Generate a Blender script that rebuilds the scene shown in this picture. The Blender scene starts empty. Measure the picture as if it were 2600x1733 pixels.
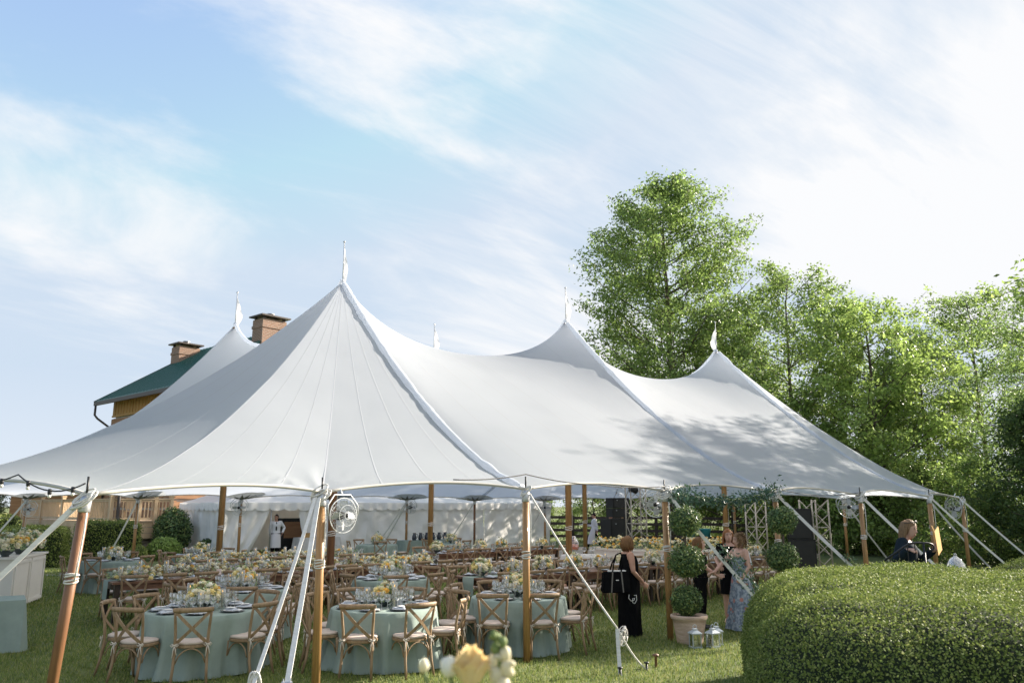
import bpy, bmesh, math, random
import numpy as np
from mathutils import Vector, Matrix, noise as mnoise
PI = math.pi
R = math.radians
random.seed(7)
RNG = np.random.default_rng(11)
SC = bpy.context.scene
COL = SC.collection

# ------------------------------------------------------------------ camera
cam_d = bpy.data.cameras.new('camera'); cam = bpy.data.objects.new('camera', cam_d); COL.objects.link(cam)
cam.location = (0, 0, 2.15); cam.rotation_euler = (R(90 + 11.64), 0, 0)
cam_d.sensor_width = 36; cam_d.lens = 36 * 2022 / 2600; cam_d.clip_start = 0.05; cam_d.clip_end = 3000
cam_d.dof.use_dof = True; cam_d.dof.focus_distance = 14.0; cam_d.dof.aperture_fstop = 2.8
SC.camera = cam

# ------------------------------------------------------------------ sky, sun, exposure
SUN_AZ, SUN_EL = 28.0, 25.0           # azimuth from +X towards +Y
W = bpy.data.worlds.new('World'); SC.world = W; W.use_nodes = True
nt = W.node_tree; N = nt.nodes; L = nt.links
bg = N['Background']; bg.inputs['Strength'].default_value = 0.110
sky = N.new('ShaderNodeTexSky'); sky.sky_type = 'NISHITA'; sky.sun_disc = False
sky.sun_elevation = R(SUN_EL); sky.sun_rotation = R(90 - SUN_AZ); sky.air_density = 1.0; sky.dust_density = 0.6; sky.ozone_density = 1.6
tc = N.new('ShaderNodeTexCoord'); sp = N.new('ShaderNodeSeparateXYZ'); L.new(tc.outputs['Generated'], sp.inputs[0])
def wmath(op, a, b=None, clamp=False):
    n = N.new('ShaderNodeMath'); n.operation = op; n.use_clamp = clamp
    for i, x in enumerate((a, b)):
        if x is None: continue
        if isinstance(x, (int, float)): n.inputs[i].default_value = x
        else: L.new(x, n.inputs[i])
    return n.outputs[0]
zz = wmath('ADD', wmath('MAXIMUM', sp.outputs[2], 0.0), 0.42)
cx = wmath('DIVIDE', sp.outputs[0], zz); cy = wmath('DIVIDE', sp.outputs[1], zz)
cmb = N.new('ShaderNodeCombineXYZ'); L.new(cx, cmb.inputs[0]); L.new(cy, cmb.inputs[1])
CR1, CO1, CR2, CO2 = 35, (-1.9, 3.55, 0), 28, (2.6, 7.2, 0)
def cloud_layer(rot, sx, sy, off, scale, detail, rough, dist, lo, hi, bias=None):
    mp = N.new('ShaderNodeMapping'); mp.vector_type = 'TEXTURE'; L.new(cmb.outputs[0], mp.inputs[0])
    mp.inputs['Rotation'].default_value = (0, 0, R(rot)); mp.inputs['Scale'].default_value = (sx, sy, 1); mp.inputs['Location'].default_value = off
    nz = N.new('ShaderNodeTexNoise'); L.new(mp.outputs[0], nz.inputs['Vector'])
    nz.inputs['Scale'].default_value = scale; nz.inputs['Detail'].default_value = detail
    nz.inputs['Roughness'].default_value = rough; nz.inputs['Distortion'].default_value = dist
    mr = N.new('ShaderNodeMapRange'); mr.interpolation_type = 'SMOOTHSTEP'; L.new(nz.outputs['Fac'] if bias is None else wmath('ADD', nz.outputs['Fac'], bias), mr.inputs[0])
    mr.inputs[1].default_value = lo; mr.inputs[2].default_value = hi
    return mr.outputs[0]
side = wmath('MULTIPLY', sp.outputs[0], 0.17)                                 # thicker cirrus towards the sun's side
c1 = cloud_layer(CR1, 1.7, 0.80, CO1, 1.7, 10, 0.58, 0.55, 0.45, 0.65, side)
c2 = cloud_layer(CR2, 2.4, 0.5, CO2, 2.8, 11, 0.66, 0.9, 0.44, 0.74, side)
mask = wmath('ADD', wmath('ADD', wmath('MULTIPLY', c1, 0.86), wmath('MULTIPLY', c2, 0.40)), 0.14, True)
horizon = wmath('MULTIPLY', wmath('SUBTRACT', 0.20, sp.outputs[2]), 3.0, True)
mask = wmath('MAXIMUM', wmath('MULTIPLY', mask, 0.95), wmath('MULTIPLY', horizon, 0.85))
CLOUD = (2.92, 2.93, 2.97, 1)
dk = N.new('ShaderNodeMixRGB'); dk.blend_type = 'DARKEN'; dk.inputs[0].default_value = 1.0; L.new(sky.outputs[0], dk.inputs[1]); dk.inputs[2].default_value = (1.78, 2.16, 2.60, 1)
mx = N.new('ShaderNodeMixRGB'); L.new(mask, mx.inputs[0])
tn = N.new('ShaderNodeMixRGB'); tn.blend_type = 'MULTIPLY'; tn.inputs[0].default_value = 1.0; L.new(dk.outputs[0], tn.inputs[1]); tn.inputs[2].default_value = (0.97, 0.98, 1.0, 1); L.new(tn.outputs[0], mx.inputs[1])
mx.inputs[2].default_value = CLOUD
L.new(mx.outputs[0], bg.inputs['Color'])
sun_d = bpy.data.lights.new('sun', 'SUN'); sun = bpy.data.objects.new('sun', sun_d); COL.objects.link(sun)
sun_d.energy = 4.6; sun_d.angle = R(0.6); sun_d.color = (1.0, 0.90, 0.77)
SUNDIR = Vector((math.cos(R(SUN_EL)) * math.cos(R(SUN_AZ)), math.cos(R(SUN_EL)) * math.sin(R(SUN_AZ)), math.sin(R(SUN_EL))))
sun.rotation_euler = SUNDIR.to_track_quat('Z', 'Y').to_euler()
SC.view_settings.view_transform = 'Standard'; SC.view_settings.look = 'None'; SC.view_settings.gamma = 1.0
SC.view_settings.exposure = 1.62; SC.view_settings.use_curve_mapping = False

# ------------------------------------------------------------------ materials
MATS = {}
def mat(name, c, c2=None, scale=8.0, rough=0.7, bump=0.0, bscale=None, stretch=(1, 1, 1), transl=0.0, metal=0.0, island=None, spec=0.5, emit=0.0, detail=4, coat=0.0, tcol=None):
    m = bpy.data.materials.new(name); m.use_nodes = True; MATS[name] = m
    n = m.node_tree.nodes; l = m.node_tree.links; b = n['Principled BSDF']
    b.inputs['Roughness'].default_value = rough; b.inputs['Metallic'].default_value = metal
    b.inputs['Specular IOR Level'].default_value = spec; b.inputs['Coat Weight'].default_value = coat
    b.inputs['Base Color'].default_value = (*c, 1)
    src = None
    if c2 is not None or bump:
        tcn = n.new('ShaderNodeTexCoord'); mp = n.new('ShaderNodeMapping'); l.new(tcn.outputs['Object'], mp.inputs[0]); mp.inputs['Scale'].default_value = stretch
    if c2 is not None:
        nz = n.new('ShaderNodeTexNoise'); nz.inputs['Scale'].default_value = scale; nz.inputs['Detail'].default_value = detail; nz.inputs['Roughness'].default_value = 0.6
        l.new(mp.outputs[0], nz.inputs['Vector'])
        rp = n.new('ShaderNodeValToRGB'); rp.color_ramp.elements[0].position = 0.3; rp.color_ramp.elements[1].position = 0.7
        rp.color_ramp.elements[0].color = (*c, 1); rp.color_ramp.elements[1].color = (*c2, 1)
        l.new(nz.outputs['Fac'], rp.inputs[0]); src = rp.outputs[0]
    if island is not None:
        g = n.new('ShaderNodeNewGeometry'); rp2 = n.new('ShaderNodeValToRGB')
        els = rp2.color_ramp.elements
        els[0].color = (*island[0], 1); els[1].color = (*island[-1], 1)
        for k in range(1, len(island) - 1):
            e = els.new(k / (len(island) - 1)); e.color = (*island[k], 1)
        l.new(g.outputs['Random Per Island'], rp2.inputs[0])
        if src is None: src = rp2.outputs[0]
        else:
            mi = n.new('ShaderNodeMixRGB'); mi.inputs[0].default_value = 0.5; l.new(src, mi.inputs[1]); l.new(rp2.outputs[0], mi.inputs[2]); src = mi.outputs[0]
    if src is not None: l.new(src, b.inputs['Base Color'])
    if bump:
        nb = n.new('ShaderNodeTexNoise'); nb.inputs['Scale'].default_value = bscale or scale * 3; nb.inputs['Detail'].default_value = 5
        l.new(mp.outputs[0], nb.inputs['Vector'])
        bp = n.new('ShaderNodeBump'); bp.inputs['Strength'].default_value = bump; bp.inputs['Distance'].default_value = 0.02
        l.new(nb.outputs['Fac'], bp.inputs['Height']); l.new(bp.outputs[0], b.inputs['Normal'])
    if emit:
        b.inputs['Emission Color'].default_value = (*c, 1); b.inputs['Emission Strength'].default_value = emit
    if transl:
        out = n['Material Output']; tr = n.new('ShaderNodeBsdfTranslucent'); mxs = n.new('ShaderNodeMixShader'); mxs.inputs[0].default_value = transl
        if tcol is not None: tr.inputs[0].default_value = (*tcol, 1)
        elif src is not None: l.new(src, tr.inputs[0])
        else: tr.inputs[0].default_value = (*c, 1)
        l.new(b.outputs[0], mxs.inputs[1]); l.new(tr.outputs[0], mxs.inputs[2]); l.new(mxs.outputs[0], out.inputs[0])
    return m
def thin_glass(name, tint=(0.92, 0.94, 0.94), refl=0.30):
    m = bpy.data.materials.new(name); m.use_nodes = True; MATS[name] = m
    n = m.node_tree.nodes; l = m.node_tree.links; n.remove(n['Principled BSDF']); out = n['Material Output']
    t = n.new('ShaderNodeBsdfTransparent'); t.inputs[0].default_value = (*tint, 1)
    g = n.new('ShaderNodeBsdfGlossy'); g.inputs['Roughness'].default_value = 0.04
    lw = n.new('ShaderNodeLayerWeight'); lw.inputs[0].default_value = refl * 1.6
    ad = n.new('ShaderNodeMath'); ad.operation = 'ADD'; ad.use_clamp = True; ad.inputs[1].default_value = refl * 0.5
    l.new(lw.outputs['Facing'], ad.inputs[0])
    mxs = n.new('ShaderNodeMixShader'); l.new(ad.outputs[0], mxs.inputs[0]); l.new(t.outputs[0], mxs.inputs[1]); l.new(g.outputs[0], mxs.inputs[2]); l.new(mxs.outputs[0], out.inputs[0])
    return m

mat('lawn', (0.068, 0.099, 0.027), (0.155, 0.179, 0.056), scale=1.3, rough=0.95, bump=0.5, bscale=60, detail=9)
mat('grass_blade', (0.176, 0.250, 0.066), island=[(0.103, 0.155, 0.037), (0.169, 0.235, 0.059), (0.256, 0.301, 0.088), (0.395, 0.381, 0.146)], rough=0.6, transl=0.35, spec=0.25)
mat('canvas', (0.525, 0.56, 0.61), (0.565, 0.60, 0.65), scale=0.7, rough=0.75, bump=0.12, bscale=4.0, transl=0.52, tcol=(0.86, 0.90, 0.96), spec=0.2)
mat('canvas_seam', (0.56, 0.575, 0.60), rough=0.75, transl=0.3, tcol=(0.9, 0.9, 0.9), spec=0.1)
mat('canvas_hem', (0.52, 0.50, 0.45), rough=0.8)
mat('star_grey', (0.20, 0.20, 0.18), (0.27, 0.27, 0.25), scale=4, rough=0.8)
mat('patch_grey', (0.60, 0.60, 0.58), rough=0.8, transl=0.45)
mat('vinyl', (0.84, 0.83, 0.81), (0.88, 0.87, 0.85), scale=1.3, rough=0.38, bump=0.35, bscale=2.6, transl=0.22, stretch=(1, 1, 0.4))
mat('pole_wood', (0.250, 0.130, 0.048), (0.410, 0.235, 0.095), scale=5, rough=0.42, bump=0.15, bscale=25, stretch=(6, 6, 0.35), coat=0.08)
mat('pole_wood_dark', (0.155, 0.070, 0.034), (0.245, 0.120, 0.055), scale=5, rough=0.45, bump=0.15, bscale=25, stretch=(6, 6, 0.35), coat=0.08)
mat('galvanised', (0.42, 0.43, 0.44), (0.55, 0.56, 0.57), scale=12, rough=0.4, metal=0.8)
mat('iron_black', (0.012, 0.013, 0.014), rough=0.45)
mat('rope_white', (0.75, 0.73, 0.69), (0.62, 0.60, 0.56), scale=40, rough=0.85, bump=0.3, bscale=150)
mat('strap_white', (0.76, 0.74, 0.70), (0.62, 0.60, 0.55), scale=9, rough=0.6, stretch=(1, 1, 4))
mat('flag_white', (0.85, 0.85, 0.86), rough=0.8, transl=0.4)
mat('chair_wood', (0.200, 0.130, 0.070), (0.340, 0.235, 0.138), scale=9, rough=0.55, bump=0.2, bscale=40, stretch=(3, 3, 0.8))
mat('cushion', (0.52, 0.43, 0.37), (0.60, 0.51, 0.45), scale=14, rough=0.9, bump=0.12, bscale=120)
mat('tie', (0.66, 0.60, 0.53), rough=0.9)
mat('sage_cloth', (0.240, 0.308, 0.276), (0.288, 0.358, 0.322), scale=5, rough=0.85, bump=0.12, bscale=160, transl=0.06)
mat('farm_wood', (0.112, 0.054, 0.030), (0.225, 0.112, 0.060), scale=5, rough=0.45, bump=0.2, bscale=30, stretch=(0.6, 8, 8))
mat('farm_wood_dark', (0.022, 0.014, 0.010), (0.05, 0.03, 0.02), scale=5, rough=0.5, bump=0.2, bscale=30)
thin_glass('glass')
thin_glass('cylinder_glass', (0.95, 0.95, 0.93), 0.12)
mat('china', (0.12, 0.135, 0.15), rough=0.25)
mat('china_white', (0.75, 0.75, 0.73), rough=0.2)
mat('napkin', (0.42, 0.46, 0.53), (0.52, 0.55, 0.60), scale=12, rough=0.9, bump=0.1, bscale=90)
mat('paper', (0.80, 0.79, 0.76), rough=0.8)
mat('paper_pink', (0.66, 0.54, 0.50), rough=0.8)
mat('candle_wax', (0.82, 0.76, 0.62), rough=0.5)
mat('flame', (1.0, 0.55, 0.12), emit=0.7)
mat('bowl_dark', (0.05, 0.065, 0.065), rough=0.35)
mat('petal_cream', (0.86, 0.78, 0.52), (0.90, 0.85, 0.68), scale=30, rough=0.7, transl=0.25)
mat('petal_white', (0.90, 0.88, 0.78), (0.86, 0.86, 0.74), scale=30, rough=0.7, transl=0.25)
mat('petal_yellow', (0.88, 0.70, 0.26), (0.90, 0.80, 0.42), scale=30, rough=0.7, transl=0.25)
mat('petal_gold', (0.88, 0.48, 0.06), (0.90, 0.60, 0.14), scale=30, rough=0.7, transl=0.25)
mat('flower_leaf', (0.160, 0.260, 0.100), island=[(0.090, 0.170, 0.080), (0.200, 0.300, 0.140), (0.400, 0.480, 0.220), (0.280, 0.380, 0.200)], rough=0.6, transl=0.25)
mat('box_leaf', (0.167, 0.226, 0.050), island=[(0.087, 0.119, 0.026), (0.153, 0.207, 0.046), (0.220, 0.282, 0.069), (0.352, 0.376, 0.125)], rough=0.62, transl=0.30, spec=0.22)
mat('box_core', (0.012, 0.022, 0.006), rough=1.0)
mat('topiary_leaf', (0.076, 0.131, 0.045), island=[(0.049, 0.085, 0.034), (0.081, 0.140, 0.049), (0.140, 0.235, 0.080), (0.319, 0.356, 0.121)], rough=0.45, transl=0.22, spec=0.4)
mat('tree_leaf', (0.175, 0.250, 0.068), island=[(0.109, 0.156, 0.042), (0.175, 0.250, 0.068), (0.255, 0.364, 0.098), (0.313, 0.447, 0.121)], rough=0.45, transl=0.5, spec=0.4)
mat('tree_leaf_yellow', (0.249, 0.336, 0.091), island=[(0.169, 0.228, 0.062), (0.266, 0.360, 0.097), (0.364, 0.492, 0.133), (0.444, 0.600, 0.162)], rough=0.45, transl=0.5, spec=0.4)
mat('tree_leaf_locust', (0.184, 0.270, 0.086), island=[(0.120, 0.177, 0.058), (0.184, 0.270, 0.086), (0.248, 0.364, 0.116), (0.304, 0.447, 0.146)], rough=0.5, transl=0.5, spec=0.35)
mat('tree_leaf_dark', (0.06, 0.11, 0.035), island=[(0.040, 0.072, 0.022), (0.070, 0.118, 0.036), (0.105, 0.165, 0.048), (0.155, 0.215, 0.062)], rough=0.5, transl=0.38, spec=0.3)
mat('far_leaf', (0.10, 0.14, 0.08), island=[(0.08, 0.12, 0.07), (0.12, 0.16, 0.09), (0.17, 0.20, 0.11)], rough=0.8, transl=0.3)
mat('bush_leaf', (0.192, 0.260, 0.070), island=[(0.104, 0.140, 0.038), (0.174, 0.235, 0.063), (0.237, 0.320, 0.086), (0.296, 0.400, 0.108)], rough=0.5, transl=0.58, spec=0.3)
mat('bark', (0.07, 0.052, 0.038), (0.13, 0.105, 0.08), scale=6, rough=0.9, bump=0.5, bscale=18, stretch=(3, 3, 0.5))
mat('garland_leaf', (0.03, 0.08, 0.045), island=[(0.025, 0.065, 0.040), (0.045, 0.105, 0.06), (0.085, 0.15, 0.09)], rough=0.3, transl=0.2, spec=0.6)
mat('terracotta', (0.40, 0.28, 0.20), (0.60, 0.46, 0.36), scale=6, rough=0.85, bump=0.3, bscale=30, stretch=(1, 1, 5))
mat('soil', (0.035, 0.025, 0.018), (0.07, 0.05, 0.035), scale=14, rough=1.0, bump=0.6, bscale=50)
mat('lantern_grey', (0.45, 0.50, 0.53), (0.56, 0.60, 0.62), scale=20, rough=0.5, metal=0.2)
mat('speaker_black', (0.008, 0.009, 0.010), rough=0.6)
mat('truss_beige', (0.46, 0.42, 0.37), rough=0.5, metal=0.2)
mat('fence_wood', (0.045, 0.032, 0.026), (0.08, 0.06, 0.05), scale=5, rough=0.9, bump=0.3, bscale=20, stretch=(1, 1, 4))
mat('deck_wood', (0.52, 0.365, 0.215), (0.66, 0.49, 0.31), scale=3, rough=0.7, bump=0.15, bscale=20, stretch=(1, 1, 0.4), detail=6)
mat('board_wood', (0.390, 0.221, 0.072), (0.494, 0.299, 0.111), scale=3, rough=0.75, bump=0.2, bscale=20, stretch=(3, 3, 0.4))
mat('log_wood', (0.250, 0.131, 0.069), (0.375, 0.206, 0.112), scale=2.5, rough=0.85, bump=0.4, bscale=12, stretch=(0.5, 0.5, 4))
mat('chinking', (0.56, 0.54, 0.51), (0.48, 0.46, 0.43), scale=6, rough=0.95, bump=0.3, bscale=30)
mat('roof_green', (0.006, 0.080, 0.068), (0.009, 0.095, 0.080), scale=2, rough=0.32, spec=0.6)
mat('fascia_brown', (0.055, 0.042, 0.035), rough=0.5)
mat('stone', (0.288, 0.240, 0.216), (0.456, 0.396, 0.360), scale=3.0, rough=0.9, bump=0.6, bscale=14, island=[(0.240, 0.204, 0.192), (0.360, 0.312, 0.276), (0.480, 0.408, 0.360), (0.324, 0.288, 0.288)])
mat('mortar', (0.19, 0.17, 0.155), rough=1.0)
mat('white_panel', (0.72, 0.68, 0.62), (0.76, 0.72, 0.66), scale=4, rough=0.5)
mat('white_cloth', (0.60, 0.58, 0.56), (0.66, 0.64, 0.62), scale=4, rough=0.9, transl=0.1)
mat('floor_sunlit', (0.42, 0.33, 0.25), (0.52, 0.42, 0.33), scale=4, rough=0.6)
mat('floor_brick', (0.33, 0.16, 0.11), (0.40, 0.22, 0.16), scale=5, rough=0.7)
mat('gravel', (0.22, 0.20, 0.19), (0.34, 0.32, 0.30), scale=50, rough=1.0, bump=0.5, bscale=120)
mat('field', (0.22, 0.22, 0.07), (0.30, 0.28, 0.10), scale=0.3, rough=1.0)
mat('skin', (0.515, 0.304, 0.230), (0.552, 0.340, 0.258), scale=12, rough=0.5)
mat('skin_tan', (0.432, 0.225, 0.153), (0.468, 0.261, 0.180), scale=12, rough=0.5)
mat('hair_brown', (0.11, 0.055, 0.025), (0.24, 0.135, 0.065), scale=26, rough=0.5, stretch=(6, 6, 1), bump=0.4, bscale=60, spec=0.12)
mat('hair_red', (0.25, 0.105, 0.045), (0.38, 0.18, 0.085), scale=26, rough=0.5, stretch=(6, 6, 1), bump=0.4, bscale=60, spec=0.12)
mat('hair_blonde', (0.150, 0.090, 0.049), (0.300, 0.195, 0.112), scale=26, rough=0.5, stretch=(6, 6, 1), bump=0.4, bscale=60, spec=0.12)
mat('hair_dark', (0.014, 0.010, 0.008), (0.03, 0.022, 0.018), scale=26, rough=0.5, spec=0.12)
mat('dress_black', (0.007, 0.007, 0.008), (0.012, 0.012, 0.013), scale=6, rough=1.0, spec=0.0)
mat('cloth_navy', (0.010, 0.018, 0.026), (0.016, 0.026, 0.036), scale=6, rough=0.85, spec=0.12)
mat('cloth_pink', (0.55, 0.40, 0.37), rough=0.85)
mat('shirt_white', (0.70, 0.70, 0.72), (0.64, 0.64, 0.67), scale=6, rough=0.85)
mat('shirt_blue', (0.52, 0.60, 0.72), rough=0.85)
mat('apron', (0.66, 0.64, 0.66), rough=0.85)
mat('shoe', (0.02, 0.018, 0.016), rough=0.5)
mat('sandal', (0.50, 0.36, 0.25), rough=0.6)
mat('folder', (0.62, 0.36, 0.10), (0.66, 0.40, 0.13), scale=4, rough=0.7)
mat('clipboard', (0.55, 0.58, 0.62), rough=0.7)
mat('leather_trim', (0.16, 0.15, 0.14), rough=0.5)
mat('lip', (0.40, 0.14, 0.12), rough=0.5)
mat('eye', (0.02, 0.015, 0.012), rough=0.3)
mat('pink_drink', (0.80, 0.26, 0.16), rough=0.2)
mat('dark_pitcher', (0.03, 0.04, 0.055), rough=0.25)
mat('teal_plastic', (0.05, 0.30, 0.33), rough=0.4)
mat('fan_wire', (0.62, 0.64, 0.65), rough=0.4, metal=0.5)
mat('fan_blade', (0.50, 0.52, 0.53), rough=0.45, metal=0.3)
mat('bulb_black', (0.01, 0.01, 0.011), rough=0.5)
mat('bulb_glass', (0.75, 0.72, 0.66), rough=0.1)
mat('stem_green', (0.17, 0.24, 0.07), (0.24, 0.30, 0.11), scale=20, rough=0.6, transl=0.2)
mat('rose_yellow', (0.86, 0.66, 0.30), (0.88, 0.76, 0.48), scale=14, rough=0.6, transl=0.3)
mat('snap_cream', (0.76, 0.70, 0.46), (0.80, 0.76, 0.62), scale=14, rough=0.6, transl=0.3)
def brick_mat():
    m = mat('chimney_brick', (0.3, 0.2, 0.15), rough=0.9); n = m.node_tree.nodes; l = m.node_tree.links; b = n['Principled BSDF']
    g = n.new('ShaderNodeTexCoord'); s = n.new('ShaderNodeSeparateXYZ'); l.new(g.outputs['Object'], s.inputs[0])
    ad = n.new('ShaderNodeMath'); ad.operation = 'ADD'; l.new(s.outputs[0], ad.inputs[0]); l.new(s.outputs[1], ad.inputs[1])
    c = n.new('ShaderNodeCombineXYZ'); l.new(ad.outputs[0], c.inputs[0]); l.new(s.outputs[2], c.inputs[1])
    bt = n.new('ShaderNodeTexBrick'); l.new(c.outputs[0], bt.inputs['Vector']); bt.inputs['Scale'].default_value = 1.0
    bt.inputs['Brick Width'].default_value = 0.23; bt.inputs['Row Height'].default_value = 0.085; bt.inputs['Mortar Size'].default_value = 0.012
    bt.inputs['Color1'].default_value = (0.30, 0.165, 0.105, 1); bt.inputs['Color2'].default_value = (0.20, 0.115, 0.075, 1); bt.inputs['Mortar'].default_value = (0.36, 0.30, 0.25, 1)
    l.new(bt.outputs[0], b.inputs['Base Color'])
    bp = n.new('ShaderNodeBump'); bp.inputs['Strength'].default_value = 0.6; bp.inputs['Distance'].default_value = 0.01; bp.invert = True
    l.new(bt.outputs['Fac'], bp.inputs['Height']); l.new(bp.outputs[0], b.inputs['Normal'])
brick_mat()
def floral_dress():
    m = mat('dress_floral', (0.2, 0.25, 0.32), rough=0.7); n = m.node_tree.nodes; l = m.node_tree.links; b = n['Principled BSDF']
    g = n.new('ShaderNodeTexCoord')
    nz = n.new('ShaderNodeTexNoise'); nz.inputs['Scale'].default_value = 22; l.new(g.outputs['Object'], nz.inputs[0])
    r1 = n.new('ShaderNodeValToRGB'); r1.color_ramp.elements[0].color = (0.13, 0.17, 0.23, 1); r1.color_ramp.elements[1].color = (0.33, 0.38, 0.44, 1)
    r1.color_ramp.elements[0].position = .4; r1.color_ramp.elements[1].position = .62; l.new(nz.outputs[0], r1.inputs[0])
    v = n.new('ShaderNodeTexVoronoi'); v.inputs['Scale'].default_value = 7.5; l.new(g.outputs['Object'], v.inputs[0])
    r2 = n.new('ShaderNodeValToRGB'); r2.color_ramp.interpolation = 'CONSTANT'; r2.color_ramp.elements[0].color = (1, 1, 1, 1); r2.color_ramp.elements[1].color = (0, 0, 0, 1); r2.color_ramp.elements[1].position = .26
    l.new(v.outputs['Distance'], r2.inputs[0])
    mi = n.new('ShaderNodeMixRGB'); l.new(r2.outputs[0], mi.inputs[0]); l.new(r1.outputs[0], mi.inputs[1]); mi.inputs[2].default_value = (0.46, 0.20, 0.17, 1)
    l.new(mi.outputs[0], b.inputs['Base Color'])
floral_dress()

# ------------------------------------------------------------------ mesh helpers
class MB:
    def __init__(s): s.v = []; s.f = []; s.n = 0
    def add(s, v, f):
        o = s.n; s.v.extend([tuple(p) for p in v]); s.f.extend([tuple(i + o for i in q) for q in f]); s.n += len(v); return s
    def box(s, c, d, rz=0.0, M=None, taper=1.0):
        x, y, z = d[0] / 2, d[1] / 2, d[2] / 2; vs = []
        for sx, sy, sz in ((-1, -1, -1), (1, -1, -1), (1, 1, -1), (-1, 1, -1), (-1, -1, 1), (1, -1, 1), (1, 1, 1), (-1, 1, 1)):
            k = taper if sz < 0 else 1.0
            vs.append(Vector((sx * x * k, sy * y * k, sz * z)))
        if M is None: M = Matrix.Rotation(rz, 3, 'Z')
        c = Vector(c); vs = [M @ p + c for p in vs]
        return s.add(vs, [(0, 3, 2, 1), (4, 5, 6, 7), (0, 1, 5, 4), (1, 2, 6, 5), (2, 3, 7, 6), (3, 0, 4, 7)])
    def beam(s, a, b, w, h, up=(0, 0, 1)):
        a = Vector(a); b = Vector(b); d = b - a; Ln = d.length; d.normalize(); up = Vector(up)
        sd = d.cross(up)
        if sd.length < 1e-4: sd = d.cross(Vector((1, 0, 0)))
        sd.normalize(); u2 = sd.cross(d)
        M = Matrix((sd, d, u2)).transposed()
        return s.box((a + b) / 2, (w, Ln, h), M=M)
    def tube(s, pts, rad, n=8, cap=True):
        pts = [Vector(p) for p in pts]; m = len(pts)
        if not hasattr(rad, '__len__'): rad = [rad] * m
        rings = []; ref = None
        for i, p in enumerate(pts):
            d = (pts[min(i + 1, m - 1)] - pts[max(i - 1, 0)])
            if d.length < 1e-9: d = Vector((0, 0, 1))
            d.normalize()
            if ref is None:
                ref = Vector((0, 0, 1)) if abs(d.z) < .9 else Vector((1, 0, 0))
            sd = d.cross(ref)
            if sd.length < 1e-4: ref = Vector((0, 1, 0)); sd = d.cross(ref)
            sd.normalize(); ref = sd.cross(d)
            r = rad[i]
            rings += [p + (sd * math.cos(2 * PI * k / n) + ref * math.sin(2 * PI * k / n)) * r for k in range(n)]
        f = []
        for i in range(m - 1):
            for k in range(n):
                a = i * n + k; b = i * n + (k + 1) % n
                f.append((a, a + n, b + n, b))
        if cap: f.append(tuple(range(n))); f.append(tuple((m - 1) * n + k for k in reversed(range(n))))
        return s.add(rings, f)
    def loft(s, rings, n=14, cap=True, ph=0.0):
        vs = []; m = len(rings)
        for (x, y, z, rx, ry) in rings:
            vs += [(x + rx * math.cos(2 * PI * k / n + ph), y + ry * math.sin(2 * PI * k / n + ph), z) for k in range(n)]
        f = []
        for i in range(m - 1):
            for k in range(n):
                a = i * n + k; b = i * n + (k + 1) % n
                f.append((a, b, b + n, a + n))
        if cap: f.append(tuple(reversed(range(n)))); f.append(tuple((m - 1) * n + k for k in range(n)))
        return s.add(vs, f)
    def lathe(s, prof, n=16, c=(0, 0, 0), cap=False):
        return s.loft([(c[0], c[1], c[2] + z, max(r, 1e-4), max(r, 1e-4)) for r, z in prof], n, cap)
    def ball(s, c, r, n=8, m=6, sq=(1, 1, 1), jit=0.0):
        rg = []
        vs = []; f = []
        for i in range(m + 1):
            t = PI * i / m
            for k in range(n):
                j = 1 + (random.uniform(-jit, jit) if jit else 0)
                vs.append((c[0] + r * sq[0] * j * math.sin(t) * math.cos(2 * PI * k / n), c[1] + r * sq[1] * j * math.sin(t) * math.sin(2 * PI * k / n), c[2] - r * sq[2] * j * math.cos(t)))
        for i in range(m):
            for k in range(n):
                a = i * n + k; b = i * n + (k + 1) % n; f.append((a, b, b + n, a + n))
        return s.add(vs, f)
    def mesh(s, name, m, smooth=False):
        me = bpy.data.meshes.new(name); me.from_pydata(s.v, [], s.f); me.materials.append(MATS[m])
        if smooth: me.shade_smooth()
        me.update(); return me
def link(name, me, parent=None, loc=None, rz=0.0):
    o = bpy.data.objects.new(name, me); COL.objects.link(o)
    if parent is not None: o.parent = parent
    if loc is not None: o.location = loc
    if rz: o.rotation_euler = (0, 0, rz)
    return o
def part(name, mb, m, parent=None, smooth=False, loc=None, rz=0.0, label=None):
    o = link(name, mb.mesh(name, m, smooth), parent, loc, rz)
    if label: o['label'] = label
    return o
def tag(o, label=None, cat=None, group=None, kind=None):
    if label: o['label'] = label
    if cat: o['category'] = cat
    if group: o['group'] = group
    if kind: o['kind'] = kind
    return o
def thing(name, label, cat, loc=(0, 0, 0), rz=0.0, group=None):
    o = bpy.data.objects.new(name, None); COL.objects.link(o); o.location = loc; o.rotation_euler = (0, 0, rz); o.empty_display_size = 0.1
    return tag(o, label, cat, group)
def copy_tree(root, loc, rz=0.0, label=None, group=None, scale=None):
    kids = {}
    def rec(o, parent):
        c = o.copy(); COL.objects.link(c)
        if parent is not None: c.parent = parent
        for ch in CH.get(o.name, ()): rec(ch, c)
        return c
    CH = {}
    for o in root.children_recursive: CH.setdefault(o.parent.name, []).append(o)
    r = rec(root, None); r.location = loc; r.rotation_euler = (0, 0, rz)
    if scale: r.scale = (scale, scale, scale)
    if label: r['label'] = label
    if group: r['group'] = group
    elif 'group' in r and group == '': del r['group']
    return r
class Proto:
    """first placement uses the prototype itself, later ones copy it"""
    def __init__(s, root): s.root = root; s.used = False
    def put(s, loc, rz=0.0, label=None, group=None, scale=None):
        if not s.used:
            s.used = True; r = s.root; r.location = loc; r.rotation_euler = (0, 0, rz)
            if scale: r.scale = (scale,) * 3
            if label: r['label'] = label
            if group: r['group'] = group
            return r
        return copy_tree(s.root, loc, rz, label, group, scale)
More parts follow.
